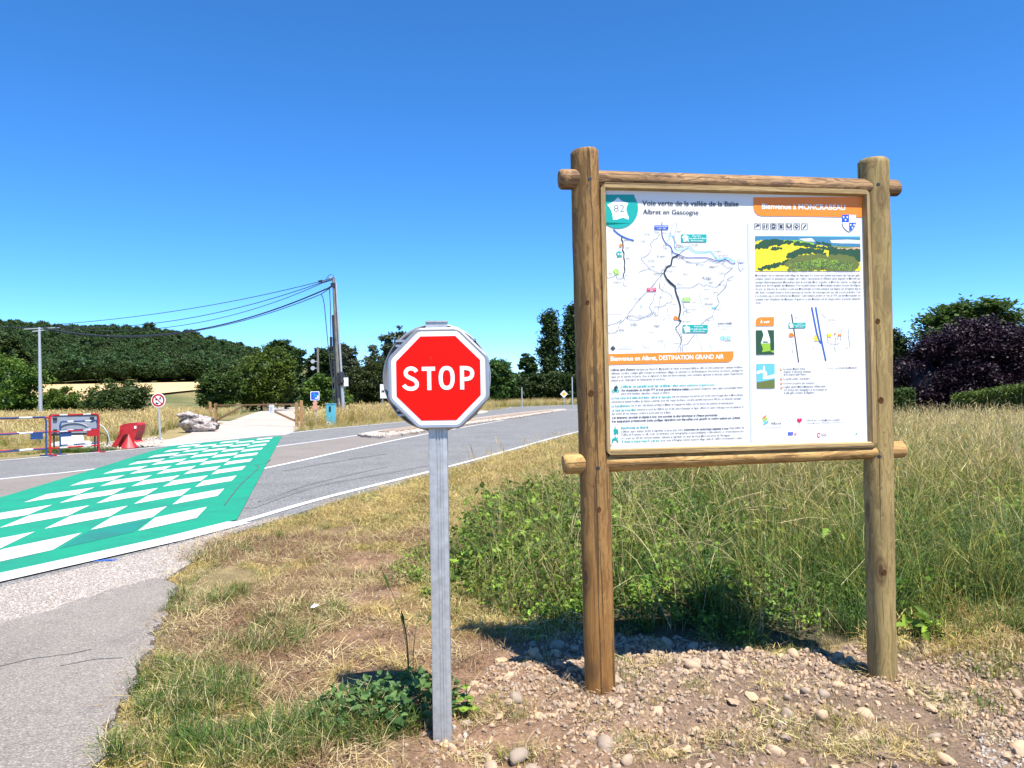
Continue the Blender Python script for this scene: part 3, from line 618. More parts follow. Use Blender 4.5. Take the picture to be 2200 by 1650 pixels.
def tags_(name, quads, mat): flat(name, quads, mat, 6)
rect = lambda a, c, d, f: [(a, c), (d, c), (d, f), (a, f)]
tags_('map_tag', [rect(1406, 484, 1436, 493)], 'p_blue'); tags_('map_tag', [rect(1463, 503.5, 1518, 520), rect(1466.5, 698, 1520.5, 714.5)], 'p_teal')
tags_('map_tag', [rect(1389.5, 618, 1410, 626)], 'p_pink'); tags_('map_tag', [rect(1466.5, 639, 1483.5, 648)], 'p_lime')
flat('map_star', [star(1472, 511.5, 15), star(1475, 706.5, 15)], 'sign_white', 7)
flat('map_star', [star(1329.5, 545.5, 13.5)], 'p_teal', 5); flat('map_star', [star(1323.5, 583.5, 13)], 'p_lime', 5)
flat('map_pin', [circ(1333.5, 527, 3.4, 14), [m2(*q) for q in circ(1073, 553, 28, 18)], [m2(*q) for q in [(1090, 530), (1122, 578), (1080, 580)]]], 'p_orange', 6)
words('map_names', [('Canal des Deux Mers', 1407.5, 487.8, 1434.5, 487.8, 3), ('à vélo - V80', 1412, 492, 1430, 492, 3), ('Voie verte', 1487, 508.6, 1506, 508.6, 3.6), ('de la vallée de la Baïse', 1479, 513.6, 1517, 513.6, 3.6), ('Albret en Gascogne', 1484, 518.4, 1511, 518.4, 3.2),
      ('Voie verte', 1491, 703, 1510, 703, 3.6), ('de la vallée de la Baïse', 1482, 708.4, 1519.5, 708.4, 3.6), ('Albret en Gascogne', 1489, 713, 1514, 713, 3.2), ('Scandibérique', 1391, 621.8, 1409, 621.8, 3), ('EV3', 1397, 625.6, 1403, 625.6, 3), ('Véloroute', 1469, 643.3, 1481.5, 643.3, 3), ('de Gascogne', 1468.5, 647.4, 1482.5, 647.4, 3), ('81', 1326.5, 548.5, 1333, 548.5, 5), ('82', 1321, 586.3, 1326, 586.3, 5)], 'sign_white', 8, bold=.012, res=1)
words('map_names', [('82', 1469.5, 514, 1475.5, 514, 5), ('82', 1472.2, 709, 1478, 709, 5)], 'p_ink', 8, res=1)
nm = [('Damazan', 872, 680, 962), ('Saint-Léger', 715, 712, 815), ('Aiguillon', 1243, 672, 1320), ('Puch-d\'Agenais', 640, 826, 745), ('Buzet', 1022, 905, 1085), ('sur Baïse', 1026, 950, 1095), ('Port-Sainte-Marie', 1435, 890, 1607), ('Thouars', 1228, 905, 1312), ('sur Garonne', 1228, 930, 1358), ('Vianne', 1158, 1243, 1243), ('Lavardac', 1072, 1315, 1182), ('Barbaste', 872, 1362, 985), ('Nérac', 1245, 1528, 1335), ('Montgaillard', 925, 1073, 1062), ('Xaintrailles', 775, 1150, 893), ('Pompiey', 810, 1240, 897), ('Feugarolles', 1240, 1102, 1356), ('Espiens', 1350, 1364, 1448), ('Roquefort', 1925, 1348, 2025), ('Moncaut', 1935, 1540, 2040), ('Sainte-Colombe', 1775, 1235, 1932), ('en Bruilhois', 1775, 1257, 1868), ('Laplume', 2080, 1470, 2140), ('Montagnac', 1660, 1425, 1818), ('sur Auvignon', 1680, 1448, 1812), ('Calignac', 1750, 1502, 1842), ('Casteljaloux', 198, 1496, 340), ('Sos', 395, 1392, 455), ('Marmande', 385, 818, 447), ('Langon', 398, 937, 490), ('Bazas', 418, 1112, 478), ('Tartas', 118, 1357, 197), ('Sérignac', 1855, 990, 1978), ('Colayrac-Saint-Cirq', 1900, 1066, 2080), ('Brax', 1995, 1172, 2040), ('Bruch', 1400, 1168, 1455), ('Montesquieu', 1555, 1214, 1692)]
rows = [(s, *m1(a, c), *m1(d, c), 3.1) for s, a, c, d in nm]
nm2 = [('Lannes', 895, 573, 955), ('Mézin', 775, 522, 838), ('Poudenas', 520, 528, 608), ('Sos', 405, 547, 432), ('Réaup - Lisse', 475, 285, 585), ('Andiran', 830, 262, 900), ('Moncrabeau', 1180, 612, 1292), ('Francescas', 1260, 435, 1360), ('Lasserre', 1222, 480, 1300), ('Fieux', 1320, 337, 1368), ('Lamontjoie', 1645, 435, 1732), ('Astaffort', 1520, 597, 1582), ('Saumont', 1485, 152, 1560), ('Nomdieu', 1485, 280, 1565), ('Saint-Vincent', 1492, 350, 1612), ('de Lamontjoie', 1492, 372, 1620), ('Sainte-Maure', 415, 645, 540), ('de Peyriac', 435, 665, 528), ('Villeneuve', 760, 668, 852), ('de Mézin', 768, 687, 845), ('Fourcès', 700, 770, 765), ('Larressingle', 805, 890, 905), ('Gabarret', 625, 978, 700), ('Condom', 1035, 925, 1130), ('Saint-Pé', 265, 725, 340), ('Saint-Simon', 265, 746, 372), ('Le Fréchou', 1015, 366, 1082), ('Ligardes', 1615, 195, 1688), ('5 km', 345, 972, 378), ('Agen', 1978, -222, 2020)]
rows += [(s, *m2(a, c), *m2(d, c), 2.7) for s, a, c, d in nm2 if s != 'Agen']+[('Agen', 1586, 566, 1597, 566, 3.2)]
words('map_names', rows, 'p_ink', 6, bold=.018, res=1)
words('map_note', [('RANDONNÉES', 1542.5, 697, 1573.5, 696.5, 4.2)], 'p_ink', 3, bold=.02, res=1)
words('map_note', [('Plus de 60 parcours', 1542.5, 702.6, 1573.5, 702.2, 3.1), ('accessibles à tous', 1546, 708, 1573.5, 707.6, 3.1), ('Nature', 1555, 733.5, 1573.5, 733.2, 4.6)], 'p_ink', 3, res=1)
words('cycle_logo', [('vélo', 1549, 728, 1566, 727.6, 7)], 'p_cyan', 3, res=1)
strokes('cycle_logo', [[m2(*q) for q in circ(1745, 838, 24, 14)]+[m2(1769, 838)], [m2(*q) for q in circ(1838, 836, 24, 14)]+[m2(1862, 836)]], .8, 'p_cyan', 3, None, 1)
strokes('compass', [[m2(*q) for q in circ(180, 987, 26, 16)]+[m2(206, 987)], [m2(*q) for q in circ(180, 987, 14, 12)]+[m2(194, 987)], [m2(180, 950), m2(180, 1022)], [m2(140, 987), m2(220, 987)]], .7, 'p_ink', 3, None, 1)
strokes('scale_bar', [[m2(255, 990), m2(478, 986)], [m2(255, 985), m2(255, 994)], [m2(478, 981), m2(478, 991)]], .6, 'p_greyline', 3, None, 1)
# left column text; m3 is the crop grid of this block
m3 = lambda x, y: (1290+x/6.667, 750+y/6.667)
T = lambda s, x0, y0, x1, y1, c=4.2: (s, *m3(x0, y0), *m3(x1, y1), c)
words('body_text', [T("marquée par Henri IV, Marguerite de Valois et Armand Fallières, offre un riche patrimoine : bastides fortifiées,", 512, 301, 2040, 266), T("châteaux, moulins, vestiges gallo-romains et médiévaux, villages de caractère et cité Renaissance. Découvrez ces trésors, partagez un", 150, 358, 2040, 314),
    T("repas sur un marché nocturne, chez un vigneron ou dans une ferme auberge, entre domaines agricoles et viticoles, autant d'expériences", 152, 407, 2042, 361), T("uniques pour s'imprégner de l'authenticité du territoire.", 152, 456, 935, 438),
    T("permettent d'explorer cette région aux paysages variés,", 1278, 583, 2045, 557), T("entre forêt landaise, vignobles, coteaux et rivières.", 292, 649, 1000, 633),
    T("suit une ancienne voie ferrée sur 22 km entre Feugarolles et Moncrabeau,", 1025, 690, 2050, 664), T("traversant la bastide fortifiée de Vianne, Lavardac et la cité royale de Nérac. Les plus sportifs suivront la V82 bis, un itinéraire partagé.", 160, 766, 2020, 716),
    T("sur 31 km, relie Buzet-sur-Baïse à Mézin en longeant la Gélise, sur les traces des pèlerins de Saint-Jacques.", 440, 818, 1915, 780), T("traverse le nord de l'Albret sur 32 km entre Damazan et Agen, offrant un cadre ombragé sous les platanes et", 525, 876, 2052, 836),
    T("des points de vue uniques, comme le pont-canal sur la Baïse.", 165, 936, 1018, 914), T("L'Albret, entre champs, forêts et vignobles, propose plus d'une", 300, 1192, 1185, 1165), T("Disponibles via", 1852, 1140, 2060, 1134),
    T("l'Office de Tourisme ou QR Code, ces itinéraires sont cartographiés et personnalisables. L'Albretsienne, un circuit itinérant de 2", 302, 1238, 2062, 1184), T("à 11 jours sur 250 km, traverse bastides, châteaux et vignobles, du canal des Deux Mers aux terres de l'Armagnac.", 302, 1288, 1865, 1242),
    T("et la route d'Artagnan mènent jusqu'au village natal du célèbre mousquetaire, Lupiac.", 865, 1320, 2042, 1280)], 'p_ink', 3, bold=.018, res=1)
words('body_text_bold', [T("L'Albret, terre d'histoire", 148, 308, 500, 301), T("Une cinquantaine de circuits VTT et trois grands itinéraires balisés", 292, 600, 1268, 582), T("Ces itinéraires, sécurisés et adaptés à tous, sont ponctués de sites historiques et d'étapes gourmandes.", 165, 994, 1685, 952),
    T("Des équipements professionnels (racks, gonflage, réparation) sont disponibles pour garantir un confort optimal aux cyclistes.", 165, 1046, 2012, 992), T("soixantaine de randonnées adaptées à tous.", 1195, 1164, 1842, 1145)], 'p_ink', 3, bold=.04, res=1)
words('body_heading', [T("L'Albret, un paradis pour les cyclistes,", 292, 549, 1012, 532, 5), T("alliant nature, patrimoine et gastronomie", 1032, 528, 1635, 518, 3.6), T("Randonnée en liberté", 300, 1138, 690, 1128, 4.4), T("La Voie Verte de la vallée de la Baïse - Albret en Gascogne", 160, 712, 1015, 692), T("La Scandibérique,", 162, 826, 430, 819), T("Le Canal des Deux Mers", 165, 887, 515, 878), T("À cheval, le chemin Henri IV (140 km)", 302, 1334, 850, 1321)], 'p_teal', 3, bold=.035, res=1)
bk_ = [circ(185, 600, 20, 14)+[(205, 600)], circ(246, 597, 20, 14)+[(266, 597)], [(185, 600), (200, 572), (222, 600), (246, 597), (232, 565), (200, 572)]]
strokes('pictogram', bk_, .8, 'p_teal', 3, m3, 1)
strokes('pictogram', [[(228, 535), (205, 555), (222, 600)], [(222, 540), (248, 556)]], 2.4, 'p_ink', 4, m3, 1)
flat('pictogram', [[m3(*q) for q in circ(226, 518, 9, 12)], [m3(*q) for q in circ(213, 1120, 9, 12)], [m3(*q) for q in circ(212, 1248, 8, 12)], [m3(*q) for q in [(190, 1145), (215, 1135), (228, 1150), (225, 1178), (205, 1180), (186, 1165)]], [m3(*q) for q in [(165, 1285), (185, 1275), (225, 1278), (240, 1262), (255, 1268), (250, 1280), (238, 1300), (185, 1308), (168, 1300)]]], 'p_teal', 3)
strokes('pictogram', [[(208, 1175), (200, 1195), (204, 1218)], [(215, 1175), (226, 1192), (222, 1216)], [(226, 1150), (246, 1160)], [(244, 1150), (250, 1212)], [(212, 1256), (212, 1280)], [(185, 1305), (165, 1336)], [(232, 1300), (256, 1332)]], 1.6, 'p_teal', 4, m3, 1)
words('corner_mark', [('17', 1312.5, 959, 1316, 959, 5)], 'p_ink', 3, bold=.02, res=1)
# right column
ic = [1621.8, 1638.8, 1655.9, 1672, 1689, 1705.8, 1722.5]
strokes('service_icon', [[(x, 479.4+k*.15), (x+12, 479.4+k*.15), (x+12, 492.6+k*.15), (x, 492.6+k*.15), (x, 479.4+k*.15)] for k, x in enumerate(ic)], .8, 'p_ink', 2, None, 1)
strokes('service_symbol', [[(1624, 487), (1627, 484), (1632, 484)], [(1628, 481.5), (1628, 484)], [(1642, 483), (1642, 490)], [(1647.5, 482), (1647, 490)], [(1658, 485), (1662, 481.5), (1666, 485)], [(1658, 489), (1666, 489)], [(1675, 482.5), (1681.5, 490)], [(1681.5, 482.5), (1675, 490)], [(1691, 483), (1693, 488), (1698, 488), (1699.5, 482.5)], [(1725.5, 490), (1731.5, 483.5)]], 1.5, 'p_ink', 3, None, 1)
flat('service_symbol', [[(1711.8, 481.5), (1716.5, 486.3), (1711.8, 491), (1707.2, 486.3)]], 'p_ink', 3); flat('service_symbol', [circ(1711.8, 486.3, 1.5, 8)], 'sign_white', 4)
m4 = lambda x, y: (1600+x/6.6, 410+y/6.6)
flat('coat_of_arms', [[m4(*q) for q in [(1380, 337), (1577, 340), (1577, 455), (1560, 510), (1530, 550), (1480, 580), (1430, 550), (1395, 505), (1380, 455)]]], 'sign_white', 3)
flat('coat_of_arms_field', [[m4(*q) for q in [(1380, 337), (1478, 338), (1478, 447), (1380, 446)]], [m4(*q) for q in [(1478, 450), (1577, 450), (1575, 465), (1560, 510), (1530, 550), (1480, 580)]]], 'p_blue', 4)
fl = lambda x, y: [m4(x+a, y+c) for a, c in ((0, -18), (5, -6), (16, -4), (6, 4), (4, 16), (-4, 16), (-6, 4), (-16, -4), (-5, -6))]
flat('coat_of_arms_lily', [fl(1402, 372), fl(1452, 372), fl(1428, 412), fl(1503, 482), fl(1550, 482), fl(1527, 522)], 'sign_white', 5)
strokes('coat_of_arms_outline', [[(1380, 446), (1395, 505), (1430, 550), (1480, 580), (1530, 550), (1560, 510), (1577, 455), (1577, 340), (1478, 338)]], .7, 'p_greyline', 5, m4, 1)
# printed landscape photograph: overlapping flat colour shapes
pht = lambda pts: [m4(*q) for q in pts]
flat('landscape_photo', [pht([(147, 640), (1636, 642), (1643, 1136), (150, 1140)])], 'p_yellow', 1)
flat('landscape_photo', [pht([(147, 640), (1636, 642), (1636, 700), (1100, 690), (147, 700)])], 'p_skyp', 2)
flat('landscape_photo', [pht([(430, 640), (1636, 660), (1638, 800), (1200, 790), (700, 710), (500, 690)])], 'p_hillblue', 3)
flat('landscape_photo', [pht([(760, 680), (950, 672), (1000, 720), (860, 715)]), pht([(1210, 700), (1450, 692), (1636, 700), (1636, 750), (1380, 745), (1230, 735)])], 'p_cream', 4)
flat('landscape_photo', [pht([(1420, 705), (1634, 705), (1636, 752), (1400, 742)])], 'p_lilac', 5)
flat('landscape_photo', [pht([(1240, 785), (1636, 800), (1638, 842), (1380, 838), (1230, 800)])], 'p_tan', 5)
flat('landscape_photo', [pht([(520, 695), (760, 702), (980, 740), (970, 765), (760, 740), (530, 715)]), pht([(1250, 782), (1560, 800), (1450, 815), (1240, 800)])], 'p_fieldgreen', 5)
rg = random.Random(4)
def clumps(pts, r, n, mat, lay, sp=1.0):
    ps = []
    for _ in range(n):
        t = rg.random()*(len(pts)-1); i = int(t); f = t-i; x = pts[i][0]*(1-f)+pts[i+1][0]*f; y = pts[i][1]*(1-f)+pts[i+1][1]*f
        x += rg.uniform(-1, 1)*r*1.2*sp; y += rg.uniform(-1, 1)*r*.8*sp; q = r*rg.uniform(.4, 1)
        ps.append(pht([(min(max(x+q*(.8+.4*rg.random())*math.cos(k*math.pi/4), 149), 1640), min(max(y+q*.8*(.8+.4*rg.random())*math.sin(k*math.pi/4), 641), 1136)) for k in range(8)]))
    flat('landscape_photo', ps, mat, lay)
clumps([(170, 660), (300, 655), (440, 670)], 40, 50, 'p_hillblue', 6); clumps([(180, 760), (320, 740), (520, 730)], 38, 70, 'p_treeink', 7)
clumps([(160, 790), (330, 780)], 28, 40, 'p_treeink', 7); clumps([(360, 815), (510, 815)], 20, 30, 'p_treeink', 7); clumps([(520, 720), (800, 755), (1000, 790), (1380, 840)], 24, 130, 'p_treeink', 7)
clumps([(1000, 730), (1150, 755), (1220, 770)], 18, 40, 'p_treeink', 7); clumps([(1250, 760), (1636, 790)], 16, 60, 'p_hillblue', 6)
clumps([(640, 930), (780, 850), (980, 860), (1100, 880)], 38, 90, 'p_treeink', 8); clumps([(1230, 890), (1450, 880), (1636, 880), (1636, 980)], 45, 120, 'p_treeink', 8)
clumps([(650, 1060), (800, 990), (1100, 960), (1400, 980), (1560, 1050)], 60, 200, 'p_olive', 9); clumps([(700, 1090), (1100, 1040), (1500, 1090)], 60, 160, 'p_olive', 9)
clumps([(700, 1090), (1100, 1010), (1500, 1090)], 9, 320, 'p_fieldgreen', 10, 8); clumps([(700, 1060), (1100, 1060), (1500, 1060)], 9, 320, 'p_treeink', 10, 8); clumps([(170, 1110), (420, 1060), (620, 1000)], 26, 70, 'p_treeink', 8)
t4 = lambda s, y0, y1, x0=150, x1=1645: (s, *m4(x0, y0), *m4(x1, y1), 4.2)
words('body_text', [t4("Moncrabeau, est un charmant petit village de Gascogne. Il a connu une activité importante dès l'époque gallo-", 1208, 1206), t4("romaine comme en attestent les vestiges des « villas » découvertes au XIXème siècle, Baptiste et Marcelle par", 1257, 1253), t4("exemple. Étymologiquement, Moncrabeau vient du mot latin Mons Crapellus : le Mont des Chèvres. Le village est", 1305, 1301),
    t4("réputé pour être la", 1352, 1351, 150, 400), t4("Pour la petite histoire, les Moncrabelais aimaient raconter des blagues.", 1350, 1347, 735, 1645), t4("Un jour, un chanoine de Condom se joint aux Moncrabelais et voulut participer aux blagues qui circulaient dans la", 1401, 1397), t4("ville. Ainsi, il souhaita donner le droit à quiconque de raconter des mensonges sans que cela ne porte préjudice. C'est", 1450, 1444),
    t4("à ce moment, que se crée le Brevet des Menteurs. Cette tradition perdure et c'est en 1972 que des Moncrabelais ont", 1499, 1492), t4("souhaité créer l'Académie des Menteurs. Depuis, le roi des Menteurs est élu chaque année, le premier dimanche", 1548, 1540), t4("d'août.", 1597, 1597, 152, 232)], 'p_ink', 3, bold=.018, res=1)
words('body_text_bold', [t4("capitale des Menteurs.", 1352, 1350, 405, 722)], 'p_ink', 3, bold=.022, res=1)
m5 = lambda x, y: (1600+x/4.326, 650+y/4.326)
q5 = lambda pts: [m5(*q) for q in pts]
flat('sight_tab', [q5([(272, 134), (272, 216), (103, 217), (104, 165), (115, 145), (140, 136)])], 'p_orange', 1)
words('banner_text', [('À voir', *m5(143, 192), *m5(233, 190), 6.5)], 'sign_white', 3, bold=.02, res=2)
flat('small_photo', [q5([(103, 257), (272, 256), (275, 483), (106, 484)])], 'p_skyw', 1)
flat('small_photo', [q5([(140, 380), (275, 375), (275, 483), (106, 484), (106, 420)])], 'p_fieldgreen', 2)
flat('small_photo', [q5([(103, 257), (160, 257), (175, 300), (150, 380), (170, 430), (150, 484), (106, 484)]), q5([(210, 256), (272, 256), (275, 440), (240, 450), (235, 340)]), q5([(170, 360), (215, 362), (215, 374), (170, 374)]), q5([(150, 462), (230, 450), (275, 470), (275, 483), (150, 483)])], 'p_treeink', 3)
flat('small_photo', [q5([(108, 570), (278, 567), (280, 796), (112, 798)])], 'p_skyp', 1)
flat('small_photo', [q5([(110, 640), (160, 625), (170, 650), (112, 665)]), q5([(190, 690), (278, 665), (278, 700), (200, 712)]), q5([(172, 590), (186, 588), (190, 640), (206, 645), (208, 710), (170, 712)])], 'sign_white', 2)
flat('small_photo', [q5([(112, 740), (150, 735), (278, 712), (280, 796), (112, 798)]), q5([(182, 650), (190, 650), (190, 662), (182, 662)]), q5([(183, 672), (191, 672), (191, 684), (183, 684)])], 'p_olive', 3)
words('caption', [('Le château', *m5(172, 506), *m5(212, 505), 2.2), ('Le clocher de l\'église', *m5(150, 818), *m5(243, 816), 2.2)], 'p_ink', 3, res=1)
strokes('village_map_line', [q5([(436, 104), (470, 330), (502, 556)])], 1.2, 'p_ink', 2, None, 1)
strokes('village_map_line', [q5([(623, 40), (650, 180), (670, 280), (690, 345), (705, 372), (718, 372)]), q5([(660, 40), (718, 370), (755, 540)])], 1.8, 'p_lineblue', 3, None, 1)
strokes('village_map_line', [q5(a) for a in ([(712, 93), (752, 142)], [(785, 148), (845, 165)], [(768, 280), (768, 350), (780, 375), (840, 388), (885, 375)], [(828, 405), (848, 455)], [(648, 395), (633, 450)], [(898, 240), (895, 345)], [(968, 240), (962, 300), (982, 410), (930, 425)], [(845, 315), (840, 385)], [(865, 315), (870, 350)], [(476, 122), (480, 155)], [(443, 370), (443, 392)], [(443, 430), (443, 470)], [(763, 608), (830, 608)])], .7, 'p_greyline', 2, None, 1)
flat('village_map_tag', [q5([(408, 188), (566, 186), (566, 235), (409, 238)])], 'p_teal', 4); flat('village_map_tag', [[m5(*q) for q in star(431, 212, 42)]], 'sign_white', 5)
words('village_map_text', [('Voie verte', *m5(485, 202), *m5(538, 202), 2.4), ('de la vallée de la Baïse', *m5(458, 216), *m5(562, 216), 2.4), ('Albret en Gascogne', *m5(473, 230), *m5(545, 230), 2.2)], 'sign_white', 6, bold=.01, res=1)
flat('village_map_pin', [q5(circ(430, 300, 20, 16)), q5([(445, 288), (464, 312), (440, 316)])], 'p_orange', 5)
flat('village_map_spot', [q5([(655, 288), (672, 325), (686, 355), (650, 358), (645, 325)]), q5([(772, 290), (806, 288), (806, 316), (772, 318)])], 'p_yellow', 2)
flat('village_map_spot', [q5(circ(x, y, 9, 12)) for x, y in ((839, 289), (873, 301), (890, 301))], 'p_orange', 4)
flat('village_map_spot', [q5(circ(x, y, 11, 14)) for x, y in ((339, 619), (340, 709), (341, 750), (342, 790))], 'p_orange', 2)
words('village_map_text', [(s, *m5(331+5, y+6), *m5(347-4, y+6), 3.2) for s, y in (('1', 619), ('2', 709), ('3', 750), ('4', 790))], 'sign_white', 4, res=1)
sm_ = [('rue', 785, 118, 812), ('Église', 780, 172, 800), ('Mairie', 806, 196, 845), ('Place', 760, 216, 785), ('École', 812, 238, 845), ('Lavoir', 735, 258, 775), ('Jardin', 880, 352, 918), ('Pont', 690, 405, 714), ('Parking', 782, 328, 805), ('Belvédère', 885, 205, 918), ('Moulin', 560, 316, 580), ('Halle', 858, 272, 880), ('Poste', 755, 172, 778)]
words('village_map_text', [(s, *m5(a, c), *m5(d, c), 2.2) for s, a, c, d in sm_], 'p_ink', 3, res=1)
T5 = lambda s, x0, y0, x1, c=4.0: (s, *m5(x0, y0), *m5(x1, y0-3), c)
words('list_text', [T5('Le musée Michel Goma,', 360, 624, 565), T5('Le jardin public / belvédère', 360, 716, 606), T5('Le trône en pierre des menteurs', 362, 756, 650), T5("L'église Sainte Marie-Madeleine", 362, 790, 640), T5('Le circuit des Menteurs', 847, 614, 1045)], 'p_ink', 3, bold=.018, res=1)
words('list_text', [T5('créateur et directeur artistique', 360, 650, 620), T5('de la maison Jean Patou', 360, 676, 570), T5('(XIXème siècle) :', 648, 786, 760), T5('son clocher-mur triangulaire et sa mosaïque de', 362, 818, 765), T5('la villa gallo-romaine de Baptiste', 364, 846, 645)], 'p_ink', 3, bold=.02, res=1)
m6 = lambda x, y: (1600+x/4.704, 870+y/4.704)
q6 = lambda pts: [m6(*q) for q in pts]
for mt, dy, dx in (('p_orange', 0, 0), ('p_lime', 28, 4), ('p_skyp', 58, 10)):
    flat('region_logo', [q6([(176+dx, 150+dy), (182+dx, 122+dy), (205+dx, 108+dy), (222+dx*2, 96+dy), (220+dx*2, 116+dy), (205+dx, 130+dy), (188+dx, 138+dy)])], mt, 2)
words('region_logo', [('Albret', *m6(263, 198), *m6(370, 195), 6)], 'p_ink', 3, res=2); words('region_logo', [('Communauté', *m6(173, 236), *m6(374, 230), 5.4)], 'p_softgrey', 3, res=2)
flat('heart_logo', [q6([(553, 182), (530, 160), (527, 145), (536, 135), (548, 136), (554, 144), (561, 135), (573, 136), (580, 147), (576, 160)])], 'p_pink', 2)
words('heart_logo', [('ALBRET', *m6(516, 205), *m6(590, 203), 3), ('TOURISME', *m6(518, 218), *m6(588, 216), 2.2)], 'p_softgrey', 3, res=1)
words('office_text', [("OFFICE DE TOURISME DE L'ALBRET", *m6(620, 165), *m6(970, 158), 3.8)], 'p_ink', 3, bold=.006, res=1)
words('office_text', [('7 avenue Mondenard - 47600 Nérac / 05 53 65 27 75', *m6(620, 190), *m6(994, 182), 2.6)], 'p_ink', 3, bold=.012, res=1)
flat('europe_flag', [q6([(438, 273), (488, 272), (488, 304), (439, 305)])], 'p_blue', 2)
flat('europe_flag_stars', [q6(circ(463+11*math.cos(k*math.pi/6), 288+11*math.sin(k*math.pi/6), 1.9, 5)) for k in range(12)], 'p_yellow', 3)
flat('crest_logo', [q6([(503, 280), (522, 280), (522, 298), (512, 306), (503, 298)]), q6([(735, 283), (762, 282), (762, 318), (748, 332), (735, 318)])], 'p_red', 2)
flat('crest_logo', [q6([(742, 298), (748, 292), (755, 298), (755, 318), (742, 320)]), q6([(508, 286), (516, 286), (514, 298), (509, 298)])], 'sign_white', 3)
words('partner_text', [('Nouvelle', *m6(772, 297), *m6(830, 296), 2.6), ('Aquitaine', *m6(772, 313), *m6(834, 311), 2.6)], 'p_ink', 3, bold=.015, res=1)
words('partner_text', [('LOT-ET-GARONNE', *m6(978, 300), *m6(1105, 296), 3.2), ('Préfet de région', *m6(180, 300), *m6(205, 299), 2.2), ('Union européenne', *m6(440, 335), *m6(565, 330), 2), ('Région', *m6(528, 290), *m6(562, 289), 2), ('Direction départementale', *m6(180, 330), *m6(288, 327), 2), ('RÉPUBLIQUE FRANÇAISE', *m6(180, 318), *m6(245, 316), 2)], 'p_softgrey', 3, res=1)
flat('partner_mark', [q6([(1116, 286), (1140, 280), (1126, 310), (1120, 310), (1126, 292)])], 'p_teal', 2)
from mathutils.bvhtree import BVHTree
def on_post(po, u, v):
    me_ = po.data; bv_ = BVHTree.FromPolygons([tuple(q.co) for q in me_.vertices], [tuple(f.vertices) for f in me_.polygons]); Mi = po.matrix_basis.inverted()
    o_ = Mi @ Vector((0, 0, EYE)); d_ = (Mi.to_3x3() @ ray(u, v)).normalized(); h = bv_.ray_cast(o_, d_)
    return (None, None) if h[0] is None else (po.matrix_basis @ h[0], (po.matrix_basis.to_3x3() @ h[1]).normalized())
for u, v, nm_ in ((1267, 384, 'bolt'), (1285, 1006, 'bolt'), (1887, 396, 'bolt'), (1889, 981, 'bolt'), (1262, 650, 'knot'), (1270, 845, 'knot'), (1287, 1095, 'knot'), (1886, 690, 'knot'), (1900, 1230, 'knot'), (1893, 860, 'knot')):
    hp, hn = on_post(post_l if u < 1500 else post_r, u, v)
    if hp is None: continue
    rk = .010 if nm_ == 'bolt' else random.uniform(.009, .014)
    m = MB(); m.tube([(0, 0, -.012), (0, 0, .0004), (0, 0, .0010)], [rk, rk, rk*.7], 14); o = m.build(nm_, M['black' if nm_ == 'bolt' else 'knot'], board)
    o.location = hp; o.rotation_euler = hn.to_track_quat('Z', 'Y').to_euler(); o.scale = (1, 1.35 if nm_ == 'knot' else 1, 1)
# ------------------------------------------------------------------ stop sign
stop = empty('stop_sign', (0, 0, 0), label='red octagonal STOP sign on a galvanised steel post beside the cycle path', cat='stop sign')
sb = at(951, 1577, 3.40); sb.z = 0; st_ = at(938, 692, 3.40)
sx_ = Vector((1, .0, 0)).normalized()
m = MB()
hw, hd, r_ = .041, .021, .006
fr = [(-hw+r_, -hd), (-.010, -hd), (-.008, -hd+.004), (-.005, -hd+.004), (-.003, -hd), (.003, -hd), (.005, -hd+.004), (.008, -hd+.004), (.010, -hd), (.016, -hd), (.0175, -hd+.0025), (.0195, -hd+.0025), (.021, -hd), (hw-r_, -hd), (hw-.0015, -hd+.0015), (hw, -hd+r_), (hw, hd-r_), (hw-r_, hd), (-hw+r_, hd), (-hw, hd-r_), (-hw, -hd+r_), (-hw+.0015, -hd+.0015)]
H0 = st_.z+.33
m.prism(fr, 0, H0); post = m.build('post', M['zinc'], stop); auto_smooth(post, 40)
ax = (st_-sb).normalized(); post.location = Vector((sb.x, sb.y, 0))-ax*.33; post.rotation_euler = ax.to_track_quat('Z', 'Y').to_euler()
post.rotation_euler = (math.atan2(-ax.y, ax.z), math.atan2(ax.x, ax.z), 0)
m = MB(); m.box((0, 0, 0), (.092, .055, .030)); m.box((0, -.002, .0125), (.096, .06, .006)); cap = m.build('post_cap', M['zinc'], stop); cap.location = st_+Vector((0, .0, -.012))
SC = at(942, 812.5, 3.36)
def octo(r, rc=0):
    # corner-to-flat octagon of apothem r, rounded corners
    P = []
    for k in range(8):
        a = math.pi/8+k*math.pi/4; R_ = r/math.cos(math.pi/8); c = (R_*math.cos(a), R_*math.sin(a))
        if rc == 0: P.append(c)
        else:
            for q in (-1, -.5, 0, .5, 1):
                aa = a+q*math.pi/8; cc = ((R_-rc/math.cos(math.pi/8))*math.cos(a), (R_-rc/math.cos(math.pi/8))*math.sin(a)); P.append((cc[0]+rc*math.cos(aa), cc[1]+rc*math.sin(aa)))
    return P
def disc_obj(name, loops, mat, parent, loc, cap0=True, cap1=True):
    """loops: list of (polygon, y) joined in order"""
    m = MB(); n = len(loops[0][0]); P = [(a, y, c) for pl, y in loops for a, c in pl]
    F_ = [(i*n+k, i*n+(k+1) % n, (i+1)*n+(k+1) % n, (i+1)*n+k) for i in range(len(loops)-1) for k in range(n)]
    if cap0: F_.append(tuple(range(n)))
    if cap1: F_.append(tuple((len(loops)-1)*n+k for k in range(n)))
    m.add(P, F_); o = m.build(name, mat, parent); auto_smooth(o, 30); o.location = loc; return o
ap = .2035
